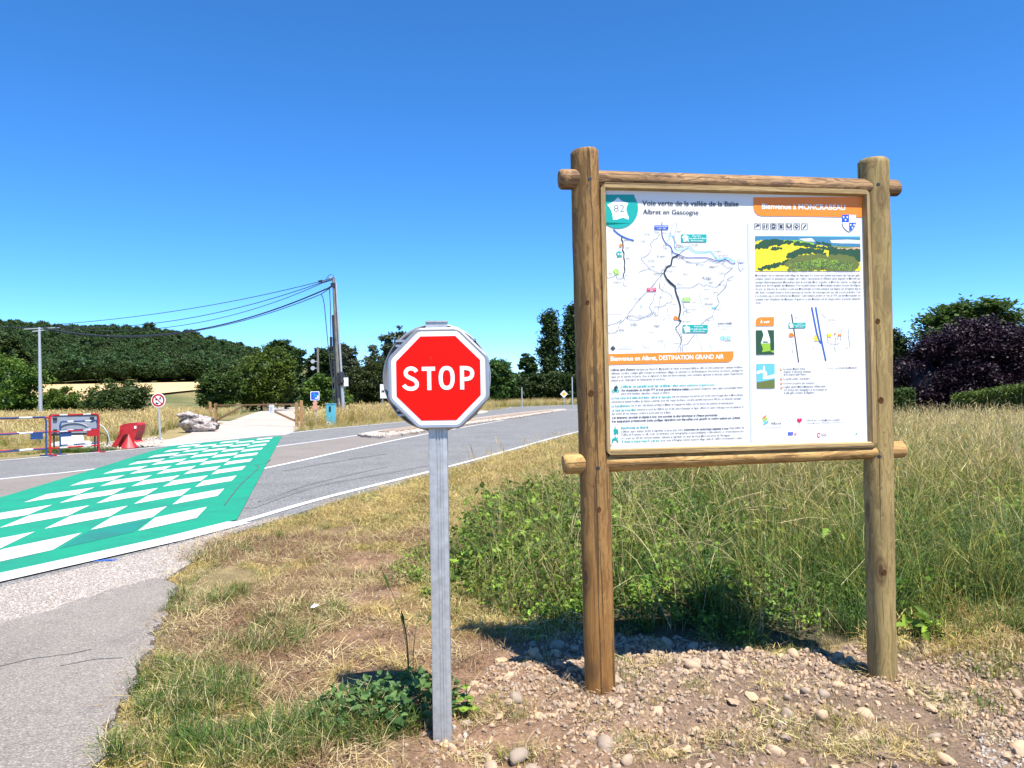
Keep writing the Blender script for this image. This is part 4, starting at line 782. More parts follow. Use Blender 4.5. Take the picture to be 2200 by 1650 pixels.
disc_obj('sign_plate', [(octo(ap+.001, .03), .0), (octo(ap+.011, .04), -.002), (octo(ap+.0175, .046), .002), (octo(ap+.0185, .047), .010), (octo(ap+.0185, .047), .030), (octo(ap+.013, .042), .034), (octo(ap+.008, .037), .030), (octo(ap, .03), .012)], M['alu'], stop, SC)
o = disc_obj('white_border', [(octo(ap+.001, .03), -.0012), (octo(ap+.001, .03), .0005)], M['sign_white'], stop, SC)
o = disc_obj('red_face', [(octo(.184, .0), -.0026), (octo(.184, .0), -.0008)], M['sign_red'], stop, SC)
U = .4158/205.0   # metres per photo pixel on the plate
def lt(x, y): return ((x-942)*U*.99, -(y-812.5)*U*.99)
def letters(name, lines, wpx, mat, parent, loc, y=-.004, conv=lt, sm=5, U_=U):
    for ln, closed in lines:
        m = MB(); y -= .0003; q = [conv(*p) for p in ln]
        if sm > 1 and len(q) > 2: q = smoothpl(q, sm)
        w_ = wpx*U_; n = len(q)
        if closed:
            q = q[:-1]; n = len(q); L_ = []; Rr = []
            for i in range(n):
                t = (Vector(q[(i+1) % n])-Vector(q[i-1])).normalized(); L_.append((q[i][0]-t.y*w_/2, q[i][1]+t.x*w_/2)); Rr.append((q[i][0]+t.y*w_/2, q[i][1]-t.x*w_/2))
            m.add([(a, y, c) for a, c in L_]+[(a, y, c) for a, c in Rr], [(i, n+i, n+(i+1) % n, (i+1) % n) for i in range(n)])
        else:
            L_ = offset(q, -w_/2); Rr = offset(q, w_/2)
            m.add([(a, y, c) for a, c in L_]+[(a, y, c) for a, c in Rr], [(i, n+i, n+i+1, i+1) for i in range(n-1)])
        o = m.build(name, mat, parent, fix=False); o.location = loc
    return o
S_ = [(894.5, 797.5), (891, 793), (885, 790.5), (878, 791), (872.5, 795), (871, 801), (874, 807), (881, 811), (888.5, 815), (894, 820.5), (895, 827), (891, 832.5), (884, 834.5), (875, 833.5), (869, 829.5), (866.5, 826)]
ov = [(960+13.2*math.cos(a), 812.3+(21.6*math.sin(a))) for a in np.linspace(0, 2*math.pi, 25)]
ov = [(960+13.0*math.copysign(abs(math.cos(a))**.8, math.cos(a)), 812.3+21.5*math.copysign(abs(math.sin(a))**.85, math.sin(a))) for a in np.linspace(0, 2*math.pi, 29)]
Pp = [(994, 791.7), (1003, 791.7), (1010, 793.5), (1014.5, 798), (1015.8, 804), (1014, 810), (1009.5, 814), (1003, 815.5), (994, 815.5)]
letters('lettering', [(S_, 0), ([(906, 791.7), (935, 791.7)], 0), ([(922, 791.7), (922, 838)], 0), (ov, 1), ([(993.5, 787.0), (993.5, 838)], 0), (Pp, 0)], 8.5, M['sign_white'], stop, SC, y=-.0028)
m = MB(); m.tube([(.0, 0, 0), (.0015, 0, -.004), (.0, 0, -.009)], .0007, 5); o = m.build('chip_mark', M['groove'], stop); o.location = SC+Vector((-.032, -.003, .092))
# round second plate mounted back to back
DC = at(938.5, 811, 3.455)
cr_ = lambda r, n=64: [(r*math.cos(2*math.pi*k/n), r*math.sin(2*math.pi*k/n)) for k in range(n)]
Rd = .2425
disc_obj('round_back_plate', [(cr_(Rd-.016), .012), (cr_(Rd-.010), .0), (cr_(Rd-.004), -.006), (cr_(Rd), -.002), (cr_(Rd), .022), (cr_(Rd-.004), .026), (cr_(Rd-.02), .024)], M['alu'], stop, DC, cap0=False)
disc_obj('round_back_face', [(cr_(Rd-.014), .013), (cr_(Rd-.014), .017)], M['darkgrey'], stop, DC)
for zz in (.155, -.155):
    for dz in (.012, -.012):
        m = MB(); m.box((0, 0, 0), (.36 if abs(zz) > .1 else .4, .02, .010)); o = m.build('mounting_rail', M['alu'], stop); o.location = DC+Vector((0, -.012, zz+dz*.9))
# ------------------------------------------------------------------ roadworks things on the far verge
def barrier(label, p0, p1, mats, hgt=1.13, group='traffic barriers by the far verge', zs=(1.08, .70, .22), tagc=None):
    root = empty('safety_barrier', (*p0, 0), label=label, cat='barrier', group=group)
    a = Vector((0, 0, 0)); d = Vector((p1[0]-p0[0], p1[1]-p0[1], 0)); L_ = d.length; t = d.normalized(); n_ = Vector((-t.y, t.x, 0))
    m = MB()
    m.tube([(0, 0, 0), (0, 0, hgt-.12), t*.03+Vector((0, 0, hgt-.03)), t*.12+Vector((0, 0, hgt-.005))], .025, 8)
    m.tube([d, d+Vector((0, 0, hgt-.12)), d-t*.03+Vector((0, 0, hgt-.03)), d-t*.12+Vector((0, 0, hgt-.005))], .025, 8)
    m.build('upright_frame', mats[0], root)
    for z in zs:
        m = MB(); k = 6; zz = z if z < 1 else hgt-.005
        for i in range(k):
            f0, f1 = i/k, (i+1)/k
            m.tube([t*.03+t*((L_-.06)*f0)+Vector((0, 0, zz)), t*.03+t*((L_-.06)*f1)+Vector((0, 0, zz))], .022, 8, 1 if i % 3 == 1 else 0)
        m.build('rail', [mats[0], M['dirty_white']], root)
    for q in (a, d):
        m = MB(); m.beam(q-n_*.28+Vector((0, 0, .02)), q+n_*.28+Vector((0, 0, .02)), .05, .035); m.build('foot', mats[0], root)
    if tagc is not None:
        m = MB(); c = d*tagc+Vector((0, 0, zs[1]-.09)); m.beam(c-t*.17, c+t*.17, .03, .2); m.build('name_plate', mats[0], root)
    return root
barrier('blue and white striped barrier, leftmost in front, cut by the photo edge', (-14.6, 20.35), (-13.56, 22.36), [M['blue_paint']], 1.15, tagc=.88)
barrier('red and white striped barrier behind the leftmost blue one', (-15.2, 20.6), (-13.66, 22.72), [M['red_paint']], 1.13)
barrier('red and white striped barrier in front of the grey sign back', (-13.50, 22.46), (-12.80, 23.80), [M['red_paint']], 1.19, tagc=.86)
barrier('blue barrier standing just behind the right-hand red barrier', (-13.50, 22.95), (-12.95, 24.0), [M['blue_paint']], 1.0, zs=(.98, .72, .28), tagc=.14)
gs = empty('temporary_sign', (-13.86, 24.9, 0), R(55), label='grey back of a temporary road sign in a black frame behind the barriers', cat='road sign')
gs.rotation_euler = (0, 0, R(8)); gW, gH = 1.46, .62
c1 = at(159, 912, 24.9); gs.location = (c1.x, 24.9, 0)
m = MB(); m.box((0, 0, c1.z), (gW-.08, .012, gH-.06)); sp_ = m.build('back_plate', M['grey_sheet'], gs)
m = MB()
for x0, z0, x1, z1 in ((-gW/2, -gH/2, gW/2, -gH/2), (-gW/2, gH/2, gW/2, gH/2), (-gW/2, -gH/2, -gW/2, gH/2), (gW/2, -gH/2, gW/2, gH/2)): m.beam((x0, 0, c1.z+z0), (x1, 0, c1.z+z1), .04, .07)
m.build('frame', M['black'], gs)
for sx2 in (-1, 1):
    for sz2 in (-1, 1):
        m = MB(); m.box((sx2*(gW/2-.17), -.03, c1.z+sz2*(gH/2-.12)), (.12, .04, .09)); m.build('bracket', M['black'], gs)
m = MB(); pts = [(.42*math.cos(a), .17*math.sin(a)) for a in np.linspace(.1, math.pi-.1, 12)]
m.tube([(x, -.02, c1.z-.12+z) for x, z in pts], .02, 6); m.build('stiffener', M['darkgrey'], gs)
for sx2 in (-1, 1):
    m = MB(); m.beam((sx2*.62, .03, 0), (sx2*.62, .03, c1.z-gH/2), .04, .04); m.build('leg', M['black'], gs)
wb = empty('ballast_block', (0, 0, 0), label='white plastic barrier block on the grass behind the red barrier', cat='barrier block')
c2 = gp(154, 958); wb.location = (c2.x, c2.y, 0)
m = MB()
prf = [(-.36, .10), (-.34, .3), (-.28, .52), (-.2, .62), (.2, .62), (.28, .52), (.34, .3), (.36, .10)]
m.prism(prf, -.16, .16, fn=lambda a, c, h: (a, h, c)); o = m.build('upper_body', M['white_plastic'], wb)
m = MB(); m.prism([(-.62, 0), (-.6, .1), (-.5, .16), (.5, .16), (.6, .1), (.62, 0)], -.24, .24, fn=lambda a, c, h: (a, h, c)); m.build('base', M['white_plastic'], wb)
m = MB(); m.box((-.1, -.165, .45), (.015, .01, .14)); m.build('slot', M['black'], wb)
rs = empty('water_barrier', (0, 0, 0), label='red plastic water-filled barrier tipped over at the road edge', cat='plastic barrier')
c3 = gp(238, 963); rs.location = (c3.x, c3.y, 0)
s = 26.5/1652.0
Q = lambda pts: [((x-238)*s, (963-y)*s) for x, y in pts]
m = MB(); body = Q([(236, 964), (247, 947), (257, 933), (257, 917), (266, 912.5), (283, 910.5), (294, 911.5), (296, 915), (293, 931), (287, 945), (290, 951), (284, 948), (277, 938), (271, 933), (264, 937), (259, 946), (252, 959), (246, 961)])
m.prism(body, 0, .42, fn=lambda a, c, h: (a+h*.12, h, max(c, .01))); m.build('body', M['skirt_red'], rs)
m = MB(); arc = Q([(263, 959)])[0]; N = 14
P = []; apex = Vector((*[0, 0], 0)); A0 = Q([(276, 934)])[0]
m2_ = [(Q([(262, 961)])[0][0]+(.49)*(k/N), -.16-.13*math.sin(math.pi*k/N), .0) for k in range(N+1)]
m.add(m2_+[(A0[0], -.02, A0[1]), (m2_[0][0]+.05, .1, 0), (m2_[-1][0], .1, 0.02)], [(i, i+1, N+1) for i in range(N)]+[(N+2, 0, N+1), (N, N+3, N+1), (N+3, N+2, N+1)])
m.build('moulded_foot', M['skirt_red'], rs)
m = MB(); q0 = Q([(290, 920)])[0]; m.box((q0[0], -.012, q0[1]), (.07, .01, .09)); m.build('sticker', M['sign_white'], rs)
m = MB(); 
for k, (u, v) in enumerate(((261, 926), (258, 932))):
    q0 = Q([(u, v)])[0]; m.tube([(q0[0], -.02, q0[1]+.05), (q0[0]-.04, -.04, q0[1]+.02), (q0[0]-.02, -.05, q0[1]-.05)], .015, 6)
m.build('lug', M['skirt_red'], rs)
hs_ = MB(); pts = [at(u, v, 25.2) for u, v in ((212, 910), (222, 917), (231, 929), (235, 945), (238, 955))]; hs_.tube([tuple(p) for p in pts], .02, 6)
tag(hs_.build('hose', M['zinc_dull']), 'grey hose looping between the barriers and the tipped red barrier', 'hose')
hs_ = MB(); pts = [at(u, v, 25.6) for u, v in ((211, 930), (222, 931), (231, 937), (232, 948), (229, 957))]; hs_.tube([tuple(p) for p in pts], .017, 6)
tag(hs_.build('cable', M['black']), 'thin black cable arching low beside the grey hose', 'cable')
# ------------------------------------------------------------------ signs across the road
ns = empty('no_vehicles_sign', (0, 0, 0), label='round red-rimmed prohibition sign on a grey post near the boulder', cat='road sign')
c4 = gp(343, 945); ns.location = (c4.x, c4.y, 0); Yn = c4.y; ce = at(340, 860, Yn)
m = MB(); m.tube([(0, .04, -.1), (ce.x-c4.x, .04, ce.z+.2)], .04, 10); m.build('post', M['zinc'], ns)
k_ = Yn/F_PX; lc = (ce.x-c4.x, 0, ce.z)
disc_obj('disc', [(cr_(15.3*k_, 40), 0), (cr_(15.3*k_, 40), .025)], M['sign_white'], ns, lc)
disc_obj('red_ring', [(cr_(10*k_, 40), -.004), (cr_(13.9*k_, 40), -.004)], M['red_paint'], ns, lc, False, False)
v2 = lambda x, y: ((x-340)*k_, -(y-860)*k_)
letters('diagonal_bar', [([(333, 852.5), (347.5, 867.5)], 0)], 2.2, M['red_paint'], ns, lc, y=-.008, conv=v2, sm=1, U_=k_)
letters('vehicle_symbol', [([(333, 858.5), (338, 859.5)], 0), ([(335, 856.5), (336, 860)], 0), ([(342, 854.5), (345.5, 854.5)], 0), ([(345.5, 852.5), (345.5, 857)], 0), ([(341.5, 857), (346, 857.5)], 0)], 1.5, M['black'], ns, lc, y=-.007, conv=v2, sm=1, U_=k_)
letters('vehicle_symbol', [([(335, 863), (337, 865.5), (341, 866.5)], 0), ([(334, 866), (340, 868)], 0)], 1.6, M['black'], ns, lc, y=-.007, conv=v2, sm=1, U_=k_)
bs = empty('cycle_route_sign', (0, 0, 0), label='blue square cycle route sign on a grey post beside the teal cabinet', cat='road sign')
c5 = gp(679, 916); bs.location = (c5.x, c5.y, 0); Yb = c5.y; k_ = Yb/F_PX; ce = at(676.5, 850.5, Yb); lc = (ce.x-c5.x, 0, ce.z)
m = MB(); m.tube([(0, .045, -.1), (lc[0], .045, ce.z+.25)], .045, 10); m.build('post', M['zinc'], bs)
rr = lambda h, r=.05: [(sx3*(h-r)+r*math.cos(a), sz3*(h-r)+r*math.sin(a)) for sx3, sz3, a0 in ((1, 1, 0), (-1, 1, 90), (-1, -1, 180), (1, -1, 270)) for a in np.radians(np.linspace(a0, a0+90, 5))]
disc_obj('plate', [(rr(9.6*k_), 0), (rr(9.6*k_), .02)], M['sign_white'], bs, lc); disc_obj('blue_face', [(rr(8.3*k_), -.004), (rr(8.3*k_), -.001)], M['p_blue'], bs, lc)
v3 = lambda x, y: ((x-676.5)*k_, -(y-850.5)*k_)
letters('symbol', [([(673, 845), (676, 849), (674, 853)], 0), ([(676, 847), (681, 851)], 0)], 2.0, M['p_teal'], bs, lc, y=-.008, conv=v3, sm=1, U_=k_)
letters('symbol', [([(677, 855.5), (683, 855.5)], 0), ([(682, 850), (684, 855)], 0)], 2.2, M['sign_white'], bs, lc, y=-.009, conv=v3, sm=1, U_=k_)
for k, (yy, r2) in enumerate(((866, 5.0), (875, 6.0))):
    cc = at(677, yy, Yb); disc_obj('round_plaque', [(cr_(r2*k_, 20), -.03), (cr_(r2*k_, 20), .0)], M['skin_plaque'], bs, (cc.x-c5.x, -.01*k, cc.z))
cab = empty('electric_cabinet', (0, 0, 0), label='pale teal utility cabinet at the foot of the wooden pole', cat='utility cabinet')
c6 = gp(709, 914.5); cab.location = (c6.x, c6.y, 0); cab.rotation_euler = (0, 0, R(-14)); k_ = c6.y/F_PX
m = MB(); m.box((0, .15, 23*k_), (17*k_, .34, 46*k_)); o = m.build('body', M['cabinet'], cab)
m = MB(); m.box((0, .14, 46.6*k_), (18.4*k_, .38, .05)); m.build('lid', M['cabinet'], cab)
m = MB(); m.box((-.5*k_, -.026, 22.5*k_), (15*k_, .012, 42*k_)); dr = m.build('door', M['cabinet'], cab)
m = MB(); m.box((1.0*k_, -.04, 36*k_), (4.5*k_, .02, 11*k_)); m.build('meter_window', M['black'], cab)
m = MB(); m.box((-2.5*k_, -.04, 5.5*k_), (8*k_, .01, 7*k_)); lb_ = m.build('label_plate', M['sign_white'], cab)
m = MB(); m.box((-2.5*k_, -.049, 5.0*k_), (4.5*k_, .004, 1.6*k_)); m.build('label_mark', M['p_ink'], cab)
# town sign
c7 = at(834, 856, 60); ts = empty('town_sign', (c7.x, 60, 0), label='white town sign partly hidden behind the stop sign', cat='town sign')
k_ = 60/F_PX; zc = at(834, 840, 60).z
m = MB(); m.box((0, 0, zc), (34*k_, .03, 31*k_)); m.build('plate', M['sign_white'], ts)
for sx2 in (-1, 1):
    m = MB(); m.tube([(sx2*12*k_, .05, -.1), (sx2*12*k_, .05, zc+.3)], .035, 8); m.build('leg', M['zinc'], ts)
V_, F_ = text_geo('M', .02); m = MB(); m.add([(-14.5*k_+v[0]*9*k_, -.02, zc-4*k_+v[1]*10*k_) for v in V_], F_); m.build('lettering', M['p_ink'], ts, fix=False)
m = MB(); m.box((0, -.018, zc+15.2*k_), (34*k_, .004, .6*k_)); m.build('border', M['p_ink'], ts)
# priority road diamond
c8 = at(1212, 868, 98); dsn = empty('priority_sign', (c8.x, 98, 0), label='small yellow and white diamond priority sign far down the road', cat='road sign')
zc = at(1212, 846.5, 98).z; dm = lambda r: [(r, 0), (0, r), (-r, 0), (0, -r)]
disc_obj('plate', [(dm(.49), 0), (dm(.49), .03)], M['sign_white'], dsn, (0, 0, zc)); disc_obj('orange_face', [(dm(.29), -.008), (dm(.29), -.002)], M['p_amber'], dsn, (0, 0, zc))
m = MB(); m.tube([(0, .06, -.1), (0, .06, zc)], .05, 8); m.build('post', M['zinc'], dsn)
for (u, v0, Yp, lab) in ((1121, 833, 112, 'thin grey marker pole standing in front of the far hedge'), (1229, 811, 92, 'thin pale pole rising beside the left log of the board')):
    p = at(u, v0, Yp); root = empty('marker_pole', (p.x, Yp, 0), label=lab, cat='pole')
    m = MB(); m.tube([(0, 0, -.1), (0, 0, p.z)], .075, 8); m.build('shaft', M['zinc_dull'], root); m = MB(); m.tube([(0, 0, p.z), (0, 0, p.z+.06)], .09, 8); m.build('cap', M['zinc_dull'], root)
mp = at(682.5, 745, 62); mr = empty('signal_pole', (mp.x, 62, 0), label='slender grey pole carrying two round grey discs above the shrub', cat='pole')
m = MB(); m.tube([(.02, 0, -.1), (0, 0, mp.z)], .09, 8); m.build('shaft', M['polewood'], mr)
for vv in (776.5, 791):
    p = at(672, vv, 61.7); m = MB(); m.tube([(0, .04, 0), (0, -.04, 0)], .165, 18); o = m.build('round_disc', M['zinc_dull'], mr); o.location = (p.x-mp.x, -.3, p.z)
    m = MB(); m.tube([(p.x-mp.x, -.22, p.z), (0, 0, p.z)], .025, 6); m.build('arm', M['zinc_dull'], mr)
# ------------------------------------------------------------------ gate
gL = gp(452, 910); gL = Vector((-19.6, 50.5, 0)); gR = Vector((-12.15, 43.9, 0))
lp0 = at(452, 905, 51.2); lp1 = at(464, 905, 50.2); rp0 = at(638, 918, 43.6); rp1 = at(648, 918, 42.6)
def gpost(p, top, lab):
    h = at(0, top, p.y).z; root = empty('gate_post', (p.x, p.y, 0), R(20), lab, 'gate post')
    h = at((p.x/p.y)*F_PX+1100, top, p.y).z
    m = MB(); m.box((0, 0, h/2-.1), (.17, .17, h+.2)); m.build('post', M['gatewood'], root); m = MB(); m.add([(-.085, -.085, h), (.085, -.085, h), (.085, .085, h), (-.085, .085, h), (0, 0, h+.03)], [(0, 1, 4), (1, 2, 4), (2, 3, 4), (3, 0, 4)]); m.build('post_top', M['gatewood'], root)
gpost(lp0, 864, 'square timber gate post at the far left end by the boulder'); gpost(rp1, 861, 'square timber gate post right of the gate, by the blue sign')
gate = empty('wooden_gate', (lp1.x, lp1.y, 0), label='long low wooden field gate with slanting braces across the pale track', cat='gate')
dg = Vector((rp0.x-lp1.x, rp0.y-lp1.y, 0)); zt = at(550, 869, 47).z; up = lambda z: Vector((0, 0, z))
hL = at(464, 868, lp1.y).z; hR = at(636, 866, rp0.y).z
m = MB(); m.beam(up(-.1), up(hL+.05), .15, .15); m.build('stile', M['gatewood'], gate)
m = MB(); m.beam(dg+up(-.05), dg+up(hR+.05), .16, .16); m.build('stile', M['gatewood'], gate)
m = MB(); m.beam(up(hL-.07)+dg*.008, dg*.992+up(hR-.07), .11, .08); m.build('top_rail', M['gatewood'], gate)
m = MB(); m.beam(dg*.01+up(.28), dg*.36+up(hL-.18), .09, .10); m.build('brace', M['gatewood'], gate)
m = MB(); m.beam(dg*.99+up(.32), dg*.62+up(hR-.18), .09, .10); m.build('brace', M['gatewood'], gate)
m = MB(); c = dg*.735+up(hR-.32)+Vector((-.05, -.12, 0)); m.beam(c-dg.normalized()*.27, c+dg.normalized()*.27, .02, .5); nb = m.build('notice', M['sign_white'], gate)
m = MB(); c = c+Vector((-.012, -.015, .05)); m.beam(c-dg.normalized()*.06, c+dg.normalized()*.06, .02, .14); m.build('notice_print', M['p_softgrey'], gate)
for z in (.35, .8):
    m = MB(); m.beam(Vector((lp0.x-lp1.x, lp0.y-lp1.y, z)), up(z), .03, .05); m.build('hinge', M['zinc'], gate)
# ------------------------------------------------------------------ boulder
import bmesh
def rockmesh(name, sub, amp, seed, sq=(1, .8, .6), mats=None, nc=7, d0=.62, d1=.9, hard=.85):
    bm = bmesh.new(); bmesh.ops.create_icosphere(bm, subdivisions=sub, radius=1); rg_ = np.random.default_rng(seed); off = rg_.uniform(0, 50, 3)
    from mathutils import noise as mn
    cuts = [(Vector(rg_.normal(size=3)).normalized(), rg_.uniform(d0, d1)) for _ in range(nc)]
    for v in bm.verts:
        p = v.co.copy()
        for n_, d in cuts:
            e_ = p.dot(n_)-d
            if e_ > 0: p -= n_*e_*hard
        q = p*1.3+Vector(off); p *= 1+amp*mn.fractal(q, 1, 2, 4 if sub > 2 else 2)
        v.co = Vector((p.x*sq[0], p.y*sq[1], p.z*sq[2]))
    me = bpy.data.meshes.new(name); bm.to_mesh(me); bm.free(); me.materials.append(mats); return me
me = rockmesh('boulder', 5, .34, 21, (1.0, .8, .52), M['boulder'])
bo = bpy.data.objects.new('boulder', me); COL.objects.link(bo); cb = at(430, 911, 38.9); bo.location = (cb.x, 38.9, cb.z-.02); bo.rotation_euler = (0, R(9), R(20)); bo.scale = (.98, .9, .98)
me.polygons.foreach_set('use_smooth', [True]*len(me.polygons)); tag(bo, 'big pitted white limestone boulder beside the gravel track', 'boulder')
me = rockmesh('boulder_ledge', 4, .3, 5, (.55, .4, .25), M['boulder']); b2 = bpy.data.objects.new('ledge', me); COL.objects.link(b2); b2.parent = bo; b2.location = (-.62, -.1, .33)
# ------------------------------------------------------------------ utility poles and wires
Yp = 53.0
up_ = empty('utility_pole', (at(732, 904, Yp).x, Yp, 0), label='tall grey wooden utility pole with conduit and cables by the teal cabinet', cat='utility pole')
O_ = Vector((up_.location.x, Yp, 0))
def seg(u0, v0, u1, v1, r0, r1, name, mat, root, O_, Ys=Yp, n=10):
    a = at(u0, v0, Ys)-O_; c = at(u1, v1, Ys)-O_; m = MB(); m.tube([tuple(a), tuple(c)], [r0, r1], n); return m.build(name, mat, root, smooth=False)
seg(732, 912, 716.5, 600, .16, .10, 'pole', M['polewood'], up_, O_); seg(726, 912, 716, 677, .15, .11, 'side_pole', M['polewood'], up_, O_, 53.35)
seg(733.5, 800, 722, 607, .07, .06, 'conduit', M['zinc'], up_, O_, 52.8); seg(739.5, 914, 735, 826, .12, .11, 'steel_post', M['zinc'], up_, O_, 52.7)
for (u0, v0, u1, v1, r) in ((731, 800, 738, 828, .24), (733, 815, 736, 822, .34)): seg(u0, v0, u1, v1, r, r, 'junction_box', M['black'], up_, O_, 52.75)
m = MB(); c = at(743.5, 820.5, 52.5)-O_; m.box(tuple(c), (.30, .03, .58)); m.build('notice_plate', M['sign_white'], up_)
m = MB(); c = at(716, 612, Yp)-O_; m.box(tuple(c), (.30, .3, .25)); m.build('clamp', M['black'], up_)
m = MB(); m.beam(tuple(at(705, 597.5, Yp)-O_), tuple(at(722, 595.5, Yp)-O_), .08, .08); m.build('crossarm', M['zinc_dull'], up_)
m = MB(); m.tube([tuple(at(u, v, 52.9)-O_) for u, v in ((700, 600), (706, 592), (712, 588.5), (717, 592), (719, 600))], .02, 6); m.build('jumper_cable', M['wire'], up_)
for pts in (((690, 632), (694, 640), (697, 656), (705, 743), (710, 790), (714, 824), (718, 880)), ((708, 620), (710, 660), (711, 735), (713, 790), (715, 850), (718, 890))):
    m = MB(); m.tube([tuple(at(u, v, 53.1)-O_) for u, v in pts], .03, 6); m.build('drop_cable', M['wire'], up_)
for (u0, v0, u1, v1, r) in ((690, 604, 716, 597, .03), (690, 607, 716, 599, .03), (690, 609, 715, 601, .03), (705, 619, 716, 612, .05), (690, 632, 716, 614, .03)): seg(u0, v0, u1, v1, r, r, 'cable_lead', M['wire'], up_, O_, 53.0, 6)
seg(684, 605, 692, 603, .08, .08, 'strain_insulator', M['black'], up_, O_, 53.0, 6)
seg(711, 724, 711.6, 748, .09, .09, 'cable_splice', M['black'], up_, O_, 53.05)
lpo = at(87, 885, 75); pl_ = empty('power_pole', (lpo.x, 75, 0), label='slim pale metal power pole on the left in front of the wooded hill', cat='utility pole'); O2 = Vector((lpo.x, 75, 0))
seg(87.5, 903, 84.5, 703, .19, .11, 'pole', M['zinc_dull'], pl_, O2, 75)
m = MB(); m.beam(tuple(at(52, 707, 75)-O2), tuple(at(128, 703.5, 75)-O2), .07, .08); m.build('crossarm', M['zinc_dull'], pl_)
m = MB(); m.beam(tuple(at(70, 712, 75)-O2), tuple(at(98, 709, 75)-O2), .08, .1); m.build('lower_arm', M['zinc_dull'], pl_)
for u in (55, 72, 96, 120):
    m = MB(); p = at(u, 704, 75)-O2; m.tube([tuple(p), tuple(p+Vector((0, 0, .22)))], .06, 6); m.build('insulator', M['black'], pl_)
def wire(pts, Ya, Yc, r, lab):
    us = np.array([p[0] for p in pts], float); vs_ = np.array([p[1] for p in pts], float); co = np.polyfit((us-400)/300, vs_, min(3, len(pts)-1))
    P = [tuple(at(u, float(np.polyval(co, (u-400)/300)), Ya+(Yc-Ya)*(u-us[0])/(us[-1]-us[0]))) for u in np.linspace(us[0], us[-1], 26)]
    m = MB(); m.tube(P, r, 5); tag(m.build('overhead_wire', M['wire'], smooth=True), lab, 'wire', 'wires between the two poles')
wire([(118, 697), (260, 684), (400, 664), (560, 635), (690, 604)], 75, 53, .028, 'topmost overhead wire between the two poles')
wire([(120, 702), (260, 702), (400, 683), (500, 665), (690, 607)], 75, 53, .030, 'second overhead wire down between the two poles')
wire([(128, 706), (260, 711), (400, 697), (500, 677), (690, 609)], 75, 53, .026, 'third overhead wire down between the two poles')
wire([(92, 704), (180, 717), (270, 723), (400, 712), (565, 673), (705, 619)], 75, 53, .055, 'thick dark bundled cable sagging lowest between the poles')
wire([(96, 708), (180, 720), (270, 724.5), (400, 714), (565, 677), (690, 632)], 75, 53, .03, 'thin cable just beneath the thick bundled cable')
wire([(-120, 690), (-40, 699), (84, 704)], 90, 75, .03, 'overhead wire leaving the left pole for the photo edge')
# litter
m = MB(); c = gp(675, 1306, .03); m.add([(-.035, 0, .0), (.0, -.02, .006), (.04, .0, .02), (.02, .02, .012), (-.02, .015, .01), (0, .0, .03)], [(0, 1, 5), (1, 2, 5), (2, 3, 5), (3, 4, 5), (4, 0, 5)])
o = m.build('plastic_scrap', M['sign_white']); o.location = c; tag(o, 'small torn scrap of white plastic lying in the dry grass', 'litter')
# ------------------------------------------------------------------ scattering (grass, chippings, far wood) through geometry nodes
def hidden_coll(name, objs):
    c = bpy.data.collections.new(name)
    for o in objs: c.objects.link(o)
    return c
def scatter(name, P, rot, scl, idx, coll, label=None, cat=None, mats=(), parent=None):
    P = np.asarray(P, np.float32); n = len(P); me = bpy.data.meshes.new(name); me.vertices.add(n); me.vertices.foreach_set('co', P.ravel())
    for nm_, a in (('srot', rot), ('sscl', scl)):
        at_ = me.attributes.new(nm_, 'FLOAT_VECTOR', 'POINT'); at_.data.foreach_set('vector', np.asarray(a, np.float32).ravel())
    at_ = me.attributes.new('sidx', 'INT', 'POINT'); at_.data.foreach_set('value', np.asarray(idx, np.int32))
    for m_ in mats: me.materials.append(m_)
    o = bpy.data.objects.new(name, me); COL.objects.link(o)
    g = bpy.data.node_groups.new('scatter_'+name, 'GeometryNodeTree')
    g.interface.new_socket('Geometry', in_out='INPUT', socket_type='NodeSocketGeometry'); g.interface.new_socket('Geometry', in_out='OUTPUT', socket_type='NodeSocketGeometry')
    N = g.nodes; gi = N.new('NodeGroupInput'); go = N.new('NodeGroupOutput'); ci = N.new('GeometryNodeCollectionInfo'); ip = N.new('GeometryNodeInstanceOnPoints')
    ci.inputs['Collection'].default_value = coll; ci.inputs['Separate Children'].default_value = True; ci.inputs['Reset Children'].default_value = True
    ip.inputs['Pick Instance'].default_value = True
    def na(nm_, t):
        a = N.new('GeometryNodeInputNamedAttribute'); a.data_type = t; a.inputs['Name'].default_value = nm_
        return [s_ for s_ in a.outputs if s_.enabled and s_.name == 'Attribute'][0]
    L = g.links; L.new(gi.outputs[0], ip.inputs['Points']); L.new(ci.outputs[0], ip.inputs['Instance']); L.new(na('srot', 'FLOAT_VECTOR'), ip.inputs['Rotation'])
    L.new(na('sscl', 'FLOAT_VECTOR'), ip.inputs['Scale']); L.new(na('sidx', 'INT'), ip.inputs['Instance Index']); L.new(ip.outputs[0], go.inputs[0])
    md = o.modifiers.new('scatter', 'NODES'); md.node_group = g
    if parent is not None: o.parent = parent
    return tag(o, label, cat, kind='stuff')
